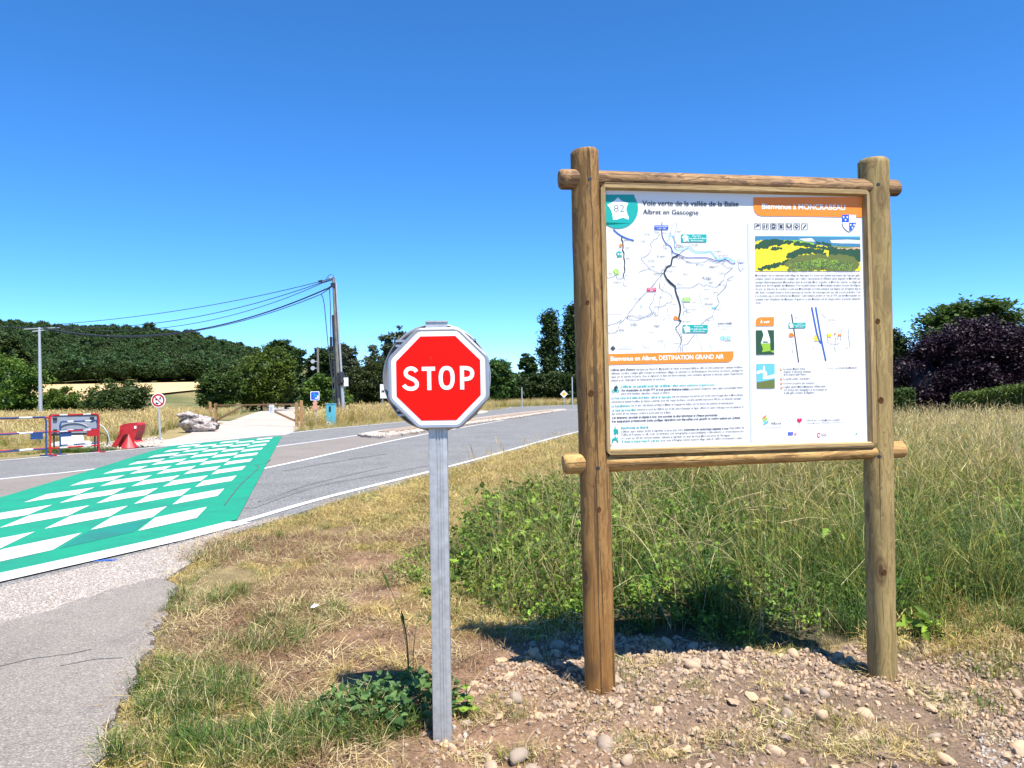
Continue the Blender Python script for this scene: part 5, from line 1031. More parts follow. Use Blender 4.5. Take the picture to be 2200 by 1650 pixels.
def blades(name, n, h, hv, rad, wid, lean, mat, seed, segs=3, head=None, curl=.5, link=False):
    """a tuft of n tapering bent blades; head=(len,width) adds a seed head"""
    rg_ = np.random.default_rng(seed); V_ = []; F_ = []; T_ = []
    for i in range(n):
        a = rg_.uniform(0, 2*np.pi); r = rad*np.sqrt(rg_.random()); b0 = np.array([r*np.cos(a), r*np.sin(a), -.01]); la = a+rg_.normal(0, .8)
        L_ = h*rg_.uniform(1-hv, 1+hv*.5); ln = lean*rg_.uniform(.2, 1.3); d = np.array([np.cos(la), np.sin(la), 0.]); sd = np.array([-d[1], d[0], 0.]); tw = rg_.uniform(-1, 1)
        sd = sd*np.cos(tw)+d*np.sin(tw); t_ = rg_.random(); w_ = wid*rg_.uniform(.6, 1.2); base = len(V_)
        pts = []
        for k in range(segs+1):
            f = k/segs; ang = ln*(f**(1+curl)); q = b0+d*L_*f*np.sin(ang)+np.array([0, 0, 1])*L_*f*np.cos(ang); pts.append(q)
            ww = w_*(1-f*.85) if not head else w_*.7
            V_ += [q-sd*ww/2, q+sd*ww/2]; T_ += [t_, t_]
        for k in range(segs): F_.append((base+2*k, base+2*k+1, base+2*k+3, base+2*k+2))
        if head and rg_.random() < .75:
            t2 = min(1, t_*.5+.6); e_ = pts[-1]; dr = (pts[-1]-pts[-2]); dr /= np.linalg.norm(dr)+1e-9; hl, hw_ = head[0]*rg_.uniform(.6, 1.2), head[1]; 
            for s2 in (sd, np.cross(dr, sd)):
                b3 = len(V_); V_ += [e_-s2*hw_*.3, e_+s2*hw_*.3, e_+dr*hl*.45+s2*hw_*.6, e_+dr*hl, e_+dr*hl*.45-s2*hw_*.6]; T_ += [t2]*5
                F_ += [(b3, b3+1, b3+2, b3+4), (b3+4, b3+2, b3+3, b3+3)]
    V_ = np.array(V_); F_ = np.array([f if len(set(f)) == 4 else (f[0], f[1], f[2], f[0]) for f in F_])
    F4 = [tuple(dict.fromkeys(f)) for f in F_.tolist()]
    me = bpy.data.meshes.new(name); me.from_pydata(V_.tolist(), [], F4); a = me.attributes.new('tint', 'FLOAT', 'POINT'); a.data.foreach_set('value', np.array(T_, np.float32)); me.materials.append(mat)
    return bpy.data.objects.new(name, me)
def leafclump(name, n, rad, hgt, ls, mat, seed, asp=.6, stems=True, serr=0):
    """low broad-leaved weed: n folded leaves on short stalks"""
    rg_ = np.random.default_rng(seed); V_ = []; F_ = []; T_ = []
    for i in range(n):
        a = rg_.uniform(0, 2*np.pi); r = rad*np.sqrt(rg_.random()); c = np.array([r*np.cos(a), r*np.sin(a), hgt*(.15+.85*rg_.random())*(1-.5*(r/rad)**2)])
        la = rg_.uniform(0, 2*np.pi); tilt = rg_.normal(.1, .55); roll = rg_.normal(0, .5); L_ = ls*rg_.uniform(.6, 1.3); W_ = L_*asp
        d = np.array([np.cos(la)*np.cos(tilt), np.sin(la)*np.cos(tilt), -np.sin(tilt)]); sd = np.array([-np.sin(la), np.cos(la), 0]); nn = np.cross(d, sd); sd = sd*np.cos(roll)+nn*np.sin(roll); nn = np.cross(d, sd)
        b0 = len(V_); fold = nn*W_*.18
        V_ += [c, c+d*L_*.35+sd*W_*.5+fold, c+d*L_*.75+sd*W_*.36+fold*.6, c+d*L_-nn*L_*.08, c+d*L_*.75-sd*W_*.36+fold*.6, c+d*L_*.35-sd*W_*.5+fold, c+d*L_*.5]
        t_ = rg_.random(); T_ += [t_]*7; F_ += [(b0, b0+1, b0+6), (b0+1, b0+2, b0+3, b0+6), (b0+3, b0+4, b0+5, b0+6), (b0+5, b0, b0+6)]
    me = bpy.data.meshes.new(name); me.from_pydata([tuple(v) for v in V_], [], F_); a = me.attributes.new('tint', 'FLOAT', 'POINT'); a.data.foreach_set('value', np.array(T_, np.float32)); me.materials.append(mat)
    return bpy.data.objects.new(name, me)
def litter(name, n, rad, ln, wid, mat, seed):
    """flat-lying straws"""
    rg_ = np.random.default_rng(seed); V_ = []; F_ = []; T_ = []
    for i in range(n):
        a = rg_.uniform(0, 2*np.pi); r = rad*np.sqrt(rg_.random()); c = np.array([r*np.cos(a), r*np.sin(a), rg_.uniform(.002, .03)]); la = rg_.uniform(0, np.pi*2); el = rg_.normal(.12, .22)
        d = np.array([np.cos(la)*np.cos(el), np.sin(la)*np.cos(el), np.sin(el)]); sd = np.array([-np.sin(la), np.cos(la), 0]); L_ = ln*rg_.uniform(.4, 1.3); w_ = wid*rg_.uniform(.6, 1.2)
        b0 = len(V_); V_ += [c-sd*w_/2, c+sd*w_/2, c+d*L_*.5+sd*w_/2+[0, 0, .004], c+d*L_*.5-sd*w_/2+[0, 0, .004], c+d*L_]; F_ += [(b0, b0+1, b0+2, b0+3), (b0+3, b0+2, b0+4)]; T_ += [rg_.random()]*5
    me = bpy.data.meshes.new(name); me.from_pydata([tuple(v) for v in V_], [], F_); a = me.attributes.new('tint', 'FLOAT', 'POINT'); a.data.foreach_set('value', np.array(T_, np.float32)); me.materials.append(mat)
    return bpy.data.objects.new(name, me)
def rnd_in(poly, dens, rg_=RNG):
    P = np.array(poly); x0, y0 = P.min(0); x1, y1 = P.max(0); n = int((x1-x0)*(y1-y0)*dens); x = rg_.uniform(x0, x1, n); y = rg_.uniform(y0, y1, n); k = inpoly(x, y, poly); return x[k], y[k]
def place(name, x, y, coll, nk, smin, smax, label, cat, tilt=.12, zs=None, dz=0, hsc=None, mats=(), parent=None):
    n = len(x); z = hz(x, y)+dz; rot = np.stack([RNG.normal(0, tilt, n), RNG.normal(0, tilt, n), RNG.uniform(0, 6.28, n)], 1); s_ = RNG.uniform(smin, smax, n)
    if hsc is not None: s_ = s_*hsc
    sc = np.stack([s_, s_, s_*(1 if zs is None else zs)], 1); return scatter(name, np.stack([x, y, z], 1), rot, sc, RNG.integers(0, nk, n), coll, label, cat, mats, parent)
# visible wedge filter keeps scattering to what the picture (and a step aside) can see
def seen(x, y, margin=.12): return (np.abs(x) < (y*(.67+margin)+1.2)) & (y > 2.3)

dry = hidden_coll('dry_turf_tufts', [blades('dry_tuft', 46, .06, .5, .07, .0035, 1.1, M['straw'], s_) for s_ in (1, 2)]+[blades('dry_tuft', 40, .05, .5, .07, .0035, 1.2, M['straw_pale'], 3), litter('straw_litter', 40, .12, .10, .003, M['straw'], 4), blades('dry_tuft', 36, .05, .5, .07, .0035, 1.2, M['grass_y'], 6), blades('dry_tuft', 30, .06, .5, .07, .0038, 1.1, M['grass'], 7)])
redd = hidden_coll('dead_turf_tufts', [blades('dead_tuft', 40, .045, .5, .07, .003, 1.3, M['straw_red'], s_) for s_ in (11, 12)]+[litter('dead_litter', 46, .13, .09, .003, M['straw_red'], 13), litter('dead_litter', 30, .12, .12, .003, M['straw_pale'], 14)])
grn = hidden_coll('green_tufts', [blades('green_tuft', 34, .15, .5, .06, .0052, .95, M['grass'], s_) for s_ in (21, 22)]+[blades('green_tuft', 30, .16, .5, .06, .0055, .9, M['grass_d'], 23), blades('green_tuft', 30, .12, .5, .07, .0045, 1.1, M['grass_y'], 24), blades('green_tuft', 22, .15, .5, .06, .004, 1.1, M['straw_pale'], 26)])
tallg = hidden_coll('tall_grass_tufts', [blades('tall_tuft', 30, .55, .45, .09, .007, .75, M['grass_d'], 31, 5), blades('tall_tuft', 24, .50, .45, .09, .007, .85, M['grass'], 32, 5), blades('tall_tuft', 22, .55, .45, .10, .006, .9, M['grass_y'], 33, 5)])
talld = hidden_coll('tall_dry_tufts', [blades('tall_dry_tuft', 18, .92, .35, .12, .0028, .45, M['straw'], 41, 6, head=(.10, .0055)), blades('tall_dry_tuft', 14, 1.0, .35, .12, .0028, .6, M['straw_pale'], 42, 6, head=(.12, .005)), blades('tall_dry_tuft', 24, .8, .4, .12, .0045, .75, M['grass_y'], 43, 6, head=(.08, .005)), blades('tall_dry_tuft', 22, .8, .4, .12, .005, .8, M['grass'], 44, 6, head=(.10, .005))])
weed = hidden_coll('weed_clumps', [leafclump('weed_clump', 60, .15, .27, .036, M['weed'], 51, .62), leafclump('weed_clump', 40, .15, .22, .052, M['weed'], 52, .7), leafclump('weed_clump', 90, .15, .30, .024, M['lf_bright'], 53, .6), blades('weed_grass', 34, .36, .5, .14, .006, 1.0, M['grass'], 54, 4), blades('weed_grass', 16, .42, .5, .14, .004, 1.1, M['straw_pale'], 55, 4), leafclump('weed_clump', 60, .15, .18, .03, M['nettle'], 56, .6)])
# mown verge
vp = [(-3.9, 7.6), (-1.2, 2.3), (1.0, 2.3), (3.6, 2.5), (4.2, 4.4), (2.8, 4.3), (0, 5.0), (-.45, 5.5), (-.8, 8.4), (1.2, 11), (3.4, 13.4), (9, 17), (14, 32), (14, 40), (5.8, 40), (2.3, 28.5)]
def verge_mask(x, y):
    d = x-xE(y); jit = (fnoise(x, y, 3.5, 44)-.5)*.5
    return (d+jit*np.clip(.4+.02*y, .4, 1) > .05)
x, y = rnd_in([(-4, 2.2), (4, 2.2), (14, 30), (14, 42), (3, 42), (-4, 10)], 260)
k = verge_mask(x, y) & seen(x, y) & ~inpoly(x, y, POLY_WEED) & (RNG.random(len(x)) < np.clip(7/y, .12, 1)**1.25)
st_in = inpoly(x, y, POLY_STONE); k &= ~st_in | (RNG.random(len(x)) < .10)
for (px, py, rx, ry) in ((-.85, 4.75, .45, .42), (-1.15, 5.75, .3, .3), (-.15, 4.2, .4, .35), (-.25, 3.4, .5, .5), (-1.35, 7.2, .35, .5)): k &= ~(((((x-px)/rx)**2+((y-py)/ry)**2) < .6+.8*fnoise(x, y, 6, 71)) & (RNG.random(len(x)) < .72))
x, y = x[k], y[k]; fs = np.clip(y/7, 1, 2.6); pn_ = fnoise(x, y, .9, 11)
bare = fnoise(x, y, 1.7, 61); kk = bare > .30; isred = (pn_+.25*(bare-.5) > .585) & (y < 9)
a = kk & ~isred; place('dry_grass', x[a], y[a], dry, 6, .7, 1.25, 'short straw-coloured mown grass on the verge beside the road', 'grass', hsc=fs[a])
a = kk & isred; place('dead_grass', x[a], y[a], redd, 4, .7, 1.2, 'reddish brown dead grass patches behind the stop sign post', 'grass', hsc=fs[a])
# greener tufts near the path edge
def blob(cx, cy, rx, ry, n): 
    r = np.sqrt(RNG.random(n)); t = RNG.uniform(0, 6.28, n); return cx+rx*r*np.cos(t)+RNG.normal(0, rx*.12, n), cy+ry*r*np.sin(t)+RNG.normal(0, ry*.12, n)
xs_, ys_, dryk = [], [], []
for u, v, rx, ry, n in ((430, 1500, .28, .30, 150), (370, 1440, .2, .25, 70), (500, 1620, .3, .16, 110), (330, 1600, .3, .14, 60), (640, 1590, .25, .2, 70), (560, 1380, .28, .3, 60), (430, 1290, .3, .4, 50), (650, 1330, .3, .3, 40), (1000, 1290, .22, .45, 70), (1100, 1330, .22, .22, 50), (760, 1560, .35, .22, 110), (980, 1540, .07, .08, 12), (1060, 1540, .16, .09, 36), (1050, 1620, .25, .08, 36), (1450, 1610, .3, .1, 40), (1750, 1560, .25, .12, 40), (1920, 1610, .3, .1, 55), (2060, 1500, .3, .16, 50), (2150, 1420, .3, .25, 50), (1700, 1600, .2, .1, 30), (520, 1180, .4, .8, 40), (820, 1240, .3, .4, 16)):
    c = gp(u, v); a_, b_ = blob(c.x, c.y, rx, ry, n); xs_.append(a_); ys_.append(b_); dryk.append(np.full(n, u > 960))
x = np.concatenate(xs_); y = np.concatenate(ys_); dryk = np.concatenate(dryk); k = (x > xE(y)+.0) & (~dryk | (RNG.random(len(x)) < .55)); x, y, dryk = x[k], y[k], dryk[k]
olv = hidden_coll('olive_tufts', [blades('olive_tuft', 30, .08, .6, .07, .004, 1.3, M['grass_y'], 25), blades('olive_tuft', 26, .07, .6, .07, .004, 1.3, M['grass'], 27), blades('olive_tuft', 26, .07, .5, .08, .0035, 1.4, M['straw'], 28), litter('olive_litter', 30, .1, .08, .003, M['straw_pale'], 29)])
place('olive_grass', x[dryk], y[dryk], olv, 4, .6, 1.1, 'sparse yellowish grass tufts on the stony earth before the board', 'grass', tilt=.2)
x, y = x[~dryk], y[~dryk]
place('green_grass', x, y, grn, 5, .5, 1.0, 'green grass tufts growing along the edge of the cycle path', 'grass', tilt=.2)
# weeds behind the board
x, y = rnd_in([(-1.2, 4), (11, 4), (11, 17), (-1.2, 17)], 75); k = inpoly(x, y, POLY_WEED) & seen(x, y); x, y = x[k], y[k]
gr_ = sstep(x-.12*y+.9*(fnoise(x, y, 1.1, 5)-.25), .8, 2.3); ed = sstep(y-np.interp(x, [-.9, 0, 1, 1.7, 2.7, 6], [6, 5.05, 4.8, 4.6, 4.65, 6]), 0, .5)
k = RNG.random(len(x)) < 1-.75*gr_; place('low_weeds', x[k], y[k], weed, 6, .75, 1.35, 'dense low bright green weeds and brambles behind the board', 'weeds', hsc=(.55+.5*ed[k])*(1+.55*sstep(y[k], 5.6, 8)))
k = RNG.random(len(x)) < .16+.84*gr_; place('tall_green_grass', x[k], y[k], tallg, 3, .7, 1.15, 'long green grass behind and right of the right-hand log post', 'grass', hsc=(.5+.5*ed[k]), tilt=.22)
x, y = rnd_in([(-1.2, 4), (14, 4), (16, 20), (1, 20)], 60); k = (inpoly(x, y, POLY_WEED) | inpoly(x, y, [(2.6, 12), (11, 10), (14, 20), (6, 20)])) & seen(x, y) & (y > 5.2); x, y = x[k], y[k]
dd = sstep(y+.40*x+3.4*(fnoise(x, y, .5, 15)-.5), 9.0, 13.5); k = RNG.random(len(x)) < .03+.97*dd*(x > 1)+.1*(x > 2)*(y > 6); place('tall_dry_grass', x[k], y[k], talld, 4, .78, 1.12, 'tall straw-coloured seeding grass standing before the dark trees on the right', 'grass', tilt=.2)
x, y = rnd_in([(1.95, 4.45), (2.3, 4.35), (2.8, 4.1), (4.2, 4.2), (4.6, 5.4), (2.4, 5.2)], 190); place('verge_straw', x, y, dry, 6, .8, 1.7, 'dry yellow grass between the stony earth and the tall grass on the right', 'grass', tilt=.2)
x, y = rnd_in([(-.5, 5.2), (-.1, 4.7), (.5, 4.75), (.5, 5.0), (0, 5.15), (-.4, 6.2), (-.8, 6.4)], 160); place('weed_fringe', x, y, olv, 4, .9, 1.9, 'yellow-green grass fringe in front of the low weeds', 'grass', tilt=.2)
lodged = hidden_coll('lodged_stems', [blades('lodged_stem', 7, 1.0, .3, .12, .0035, 1.45, M['straw_pale'], 61, 7, head=(.10, .006), curl=.15), blades('lodged_stem', 6, .9, .3, .12, .004, 1.5, M['grass_y'], 62, 7, head=(.10, .006), curl=.15), leafclump('tall_dock', 16, .12, .5, .10, M['weed'], 63, .38)])
x, y = rnd_in([(.2, 5.1), (6, 6), (8, 9), (1, 9.5)], 7); place('lodged_stems', x, y, lodged, 3, .7, 1.1, 'long bent stems lying across the green weeds behind the board', 'grass', tilt=.25, dz=.1)
x, y = blob(-.55, 6.9, .42, 1.1, 150); k = ~inpoly(x, y, POLY_WEED) & (y > 5.3); place('edge_weeds', x[k], y[k], weed, 6, .3, .7, 'scattered small weeds thinning out left of the dense weeds', 'weeds', tilt=.2)
# sparse stalks left of the board
x, y = rnd_in([(-.5, 8), (1.6, 8), (3.2, 15), (.8, 15)], 2.4); place('sparse_stalks', x, y, talld, 2, .55, .9, 'sparse thin seeding stalks between the road and the weeds', 'grass', tilt=.15)
# far side tall grass bands
bigd = hidden_coll('far_dry_tufts', [blades('far_dry_tuft', 26, .85, .3, .22, .012, .5, M['straw'], 71, 4, head=(.14, .02)), blades('far_dry_tuft', 26, .8, .3, .22, .012, .6, M['straw_pale'], 72, 4, head=(.14, .02)), blades('far_dry_tuft', 26, .75, .3, .22, .016, .7, M['grass_y'], 73, 4), blades('far_green_tuft', 26, .6, .3, .22, .02, .8, M['grass'], 74, 4)])
fp = [(-34, 27), (-17, 27), (-15.6, 30), (-16.8, 37), (-19, 43), (-23.6, 58), (-32, 80), (-70, 80)]
x, y = rnd_in(fp, 5.2); k = seen(x, y) & ~inpoly(x, y, [(-28, 53), (-17, 51), (-18.6, 58), (-60, 66), (-60, 58)]); x, y = x[k], y[k]; place('far_tall_grass', x, y, bigd, 4, .6, 1.15, 'tall dry grass on the far side of the road below the wooded hill', 'grass', tilt=.12, hsc=.6+.45*sstep(y, 28, 36))
x, y = rnd_in([(-34, 18), (-15.9, 18), (-15.2, 22), (-14.2, 26), (-15.2, 30), (-17, 30), (-34, 30)], 16); k = seen(x, y); x, y = x[k], y[k]; place('mown_far_verge', x, y, dry, 5, 1.6, 3.0, 'mown yellow grass around the barriers on the far verge', 'grass')
x, y = blob(-13.95, 24.6, 1.2, .5, 110); k = x < -12.9; place('far_green_grass', x[k], y[k], grn, 3, 1.0, 1.7, 'dark green grass under the white block and barriers', 'grass')
rp = [(-10.3, 36), (-9.3, 41), (-7.0, 49), (-5.0, 60), (-2.9, 80), (-.6, 99), (-6, 101), (-12, 80), (-15.5, 60), (-12.4, 47), (-11.2, 40)]
x, y = rnd_in(rp, 7); e_ = x-np.interp(y, [36, 41, 49, 60, 80, 99], [-10.3, -9.3, -7, -5, -2.9, -.6]); low = sstep(-e_, 1.2, 3.2); place('far_road_grass', x, y, bigd, 3, .9, 1.35, 'golden dry grass along the far edge of the road by the utility pole', 'grass', hsc=.25+.75*low)
x, y = rnd_in([(-3, 104), (5, 122), (20, 135), (30, 160), (-20, 160)], 1.6); place('far_bend_grass', x, y, bigd, 3, 1.2, 2.0, 'dry grass strip below the far hedge beyond the road bend', 'grass', hsc=np.full(len(x), .7))
x, y = rnd_in([(-60, 60), (-24, 59), (-34, 100), (-80, 150)], 1.0); k = ~inpoly(x, y, [(-28, 53), (-17, 51), (-18.6, 58), (-60, 66), (-60, 58)]); place('meadow_grass', x[k], y[k], bigd, 4, .7, 1.1, 'rough meadow grass behind the wooden gate', 'grass')
# ------------------------------------------------------------------ stones
rocks = [rockmesh('stone', 2, .10, 100+k, ((1, .75, .55), (1, .7, .4), (1, .85, .6), (1, .72, .42), (1.1, .7, .5), (1, .8, .65))[k % 6], M['stone'], nc=5 if k > 4 else 16, d0=.42, d1=.78, hard=.98 if k < 5 else .7) for k in range(7)]
for m_ in rocks[5:]: m_.polygons.foreach_set('use_smooth', [True]*len(m_.polygons))
x, y = rnd_in(POLY_STONE, 160, np.random.default_rng(5)); rg5 = np.random.default_rng(6); rg5.shuffle(p_ := np.arange(len(x))); x, y = x[p_][:300], y[p_][:300]
s_ = .024+.034*rg5.random(300)**1.7; s_[:22] *= 1.2
hzv = hz(x, y)
for i in range(300):
    o = bpy.data.objects.new('stone', rocks[int(rg5.integers(0, 7))]); COL.objects.link(o); o.parent = ground
    o.location = (x[i], y[i], hzv[i]+s_[i]*.18); o.rotation_euler = (rg5.normal(0, .35), rg5.normal(0, .35), rg5.uniform(0, 6.28)); o.scale = (s_[i], s_[i]*rg5.uniform(.8, 1.15), s_[i]*rg5.uniform(.75, 1.1))
pebs = hidden_coll('pebble_kinds', [bpy.data.objects.new('pebble', rockmesh('pebble', 1, .12, 200+k, (1, .8, .6), M['stone'], nc=10, d0=.5, d1=.8, hard=.95)) for k in range(4)]+[bpy.data.objects.new('pebble', rockmesh('pebble', 1, .1, 210+k, (1, .85, .6), M['pebble'])) for k in range(2)])
x, y = rnd_in(POLY_STONE, 3000); k = (RNG.random(len(x)) < .2+.8*sstep(fnoise(x, y, 2.2, 81), .35, .6)); x, y = x[k], y[k]; n = len(x); s2 = .004+.017*RNG.random(n)**2.2
scatter('loose_pebbles', np.stack([x, y, hz(x, y)+s2*.3], 1), RNG.uniform(-3, 3, (n, 3)), np.repeat(s2[:, None], 3, 1), RNG.integers(0, 4, n), pebs, 'loose small stones and clods in the earth under the board', 'pebbles')
x, y = rnd_in([(-1.9, 3), (.2, 3), (.2, 6), (-2.4, 6)], 230); k = verge_mask(x, y); x, y = x[k], y[k]; n = len(x); s2 = .003+.013*RNG.random(n)**3
scatter('verge_pebbles', np.stack([x, y, hz(x, y)+s2*.3], 1), RNG.uniform(-3, 3, (n, 3)), np.repeat(s2[:, None], 3, 1), RNG.integers(0, 6, n), pebs, 'scattered small stones in the dry turf left of the stop sign', 'pebbles')
x, y = rnd_in([(-1.9, 3.0), (1.6, 2.5), (1.0, 3.4), (-1.2, 5.6)], 40); 
x, y = rnd_in([(1.75, 2.3), (1.84, 3.15), (2.0, 3.36), (3.2, 3.5), (3.2, 2.3)], 3600); k = RNG.random(len(x)) < .9; x, y = x[k], y[k]; n = len(x); s2 = .004+.008*RNG.random(n)**2
wp = hidden_coll('white_pebble_kinds', [bpy.data.objects.new('white_pebble', rockmesh('white_pebble', 1, .16, 220+k, (1, .8, .6), M['pebble'])) for k in range(3)])
scatter('white_gravel', np.stack([x, y, hz(x, y)+s2*.4], 1), RNG.uniform(-3, 3, (n, 3)), np.repeat(s2[:, None], 3, 1), RNG.integers(0, 3, n), wp, 'pale crushed gravel in the bottom right corner', 'gravel')
cp = hidden_coll('chipping_kinds', [bpy.data.objects.new('chipping', rockmesh('chipping', 1, .15, 230+k, (1, .8, .6), M['graypebble'])) for k in range(3)])
x, y = rnd_in([(-5.3, 3.2), (-4.75, 5.0), (-4.05, 6.9), (-3.6, 8.2), (-3.1, 9.9), (-2.95, 9.8), (-3.2, 8.6), (-3.05, 7.6), (-2.95, 6.5), (-3.5, 5.2), (-4.0, 3.2)], 2400); n = len(x); s2 = .005+.006*RNG.random(n)
scatter('loose_chippings', np.stack([x, y, np.full(n, .008)], 1), RNG.uniform(-3, 3, (n, 3)), np.repeat(s2[:, None], 3, 1), RNG.integers(0, 3, n), cp, 'loose grey chippings between the cycle path and the road', 'gravel')
x, y = rnd_in([(-2.9, 6.6), (-2.3, 4.6), (-2.0, 3.6), (-1.6, 2.6), (-1.35, 2.6), (-1.75, 3.8), (-2.1, 4.9), (-2.6, 6.6)], 900); n = len(x); s2 = .002+.005*RNG.random(n)**2
scatter('edge_grit', np.stack([x, y, np.full(n, .016)], 1), RNG.uniform(-3, 3, (n, 3)), np.repeat(s2[:, None], 3, 1), RNG.integers(0, 6, n), pebs, 'grit strewn along the crumbling edge of the cycle path', 'gravel')
x, y = rnd_in([(-6.2, 30.6), (-5.0, 28.8), (-3.9, 32.2), (-2.0, 42), (.6, 53), (3.8, 69), (3.2, 69), (-.0, 54), (-2.7, 43), (-4.8, 32.6)], 45); n = len(x); s2 = .035+.04*RNG.random(n)
scatter('island_edging_stones', np.stack([x, y, np.full(n, .10)], 1), RNG.uniform(-3, 3, (n, 3)), np.repeat(s2[:, None], 3, 1), RNG.integers(0, 3, n), wp, 'pale rounded stones edging the traffic island', 'stones')
x, y = rnd_in([(-15.4, 26.4), (-13.2, 24.9), (-12.1, 26.8), (-14.0, 31.0), (-15.2, 33), (-15.6, 30)], 60); n = len(x); s2 = .02+.05*RNG.random(n)**2
scatter('track_edge_rubble', np.stack([x, y, np.full(n, .01)], 1), RNG.uniform(-3, 3, (n, 3)), np.repeat(s2[:, None], 3, 1), RNG.integers(0, 3, n), wp, 'pale rubble where the gravel track meets the road', 'rubble')
for (u, v, sz, lab) in ((618, 1588, .030, 'flat orange-brown stone lying alone in the turf at lower left'),):
    o = bpy.data.objects.new('flat_stone', rocks[3]); COL.objects.link(o); p = gp(u, v, .02); o.location = p; o.scale = (sz, sz, sz*.8); tag(o, lab, 'stone')
# ------------------------------------------------------------------ single plants
def plant(name, u, v, Y, hgt, mat, label, lvl=7, ll=.09, asp=.3, spread=.8, seed=1, stemr=.004, zig=0):
    p = at(u, v, Y); root = empty(name, (p.x, Y, float(hz(p.x, Y))), label=label, cat='plant'); rg_ = np.random.default_rng(seed)
    m = MB(); m.tube([(0, 0, 0), (.01, 0, hgt*.5), (0, .01, hgt)], [stemr, stemr*.8, stemr*.4], 6); m.build('stem', mat, root)
    V_ = []; F_ = []
    for l in range(lvl):
        f = (l+.5)/lvl; z = hgt*(.12+.88*f); L_ = ll*(1.15-.85*f)
        for k in range(4):
            a = k*math.pi/2+l*.9+rg_.normal(0, .2); d = Vector((math.cos(a), math.sin(a), spread*.5-.35*rg_.random())).normalized(); sd = Vector((-math.sin(a), math.cos(a), 0)); nn = d.cross(sd)
            c = Vector((0, 0, z)); n_ = 6; b0 = len(V_)
            for i in range(n_+1):
                t = i/n_; wv = L_*asp*math.sin(math.pi*min(1, t*.92+.06))*(1+.35*(i % 2)); q = c+d*L_*t-Vector((0, 0, 1))*L_*.35*t*t
                V_ += [tuple(q-sd*wv), tuple(q+nn*wv*.2), tuple(q+sd*wv)]
            for i in range(n_): F_ += [(b0+3*i, b0+3*i+1, b0+3*i+4, b0+3*i+3), (b0+3*i+1, b0+3*i+2, b0+3*i+5, b0+3*i+4)]
    o = np_mesh('leaves', V_, F_, mat, root, attrs={'tint': np.random.default_rng(seed).random(len(V_))}); tag(o, kind='stuff'); return root
plant('thistle', 1064, 1060, 6.6, .62, M['nettle'], 'dark spiky thistle rising above the weeds left of the board', seed=3, lvl=8, ll=.10)
plant('thistle', 1215, 985, 7.4, .72, M['nettle'], 'weed stalk with narrow leaves just left of the left log', seed=4, lvl=6, ll=.08)
plant('young_weed', 1000, 1530, 3.62, .16, M['weed'], 'small leafy sprig on the bare earth just right of the steel post', seed=5, lvl=3, ll=.07, asp=.35)
# dock-like stalk left of post
wb_ = blades('grass_stalk', 5, .40, .5, .03, .009, .35, M['grass_d'], 91, 6, head=(.10, .014)); COL.objects.link(wb_); p = gp(882, 1458, .03); wb_.location = p; tag(wb_, 'tall dark grass stalk with broad blades left of the steel post', 'grass stalk')
# nettle patch
nets = [leafclump('bramble', 430, .27, .15, .046, M['nettle'], 95, .62), leafclump('bramble', 200, .18, .13, .042, M['nettle'], 96, .6)]
for o, (u, v), lab in zip(nets, ((865, 1520), (745, 1535)), ('broad-leaved bramble patch hugging the foot of the steel post', 'smaller bramble patch left of the one at the post foot')):
    COL.objects.link(o); p = gp(u, v, .02); o.location = p; tag(o, lab, 'bramble')
dk_ = leafclump('dock_plant', 16, .10, .09, .11, M['weed'], 97, .4); COL.objects.link(dk_); p = gp(1985, 1365, .03); dk_.location = p; tag(dk_, 'broad-leaved dock plant on the earth just right of the right log', 'plant')

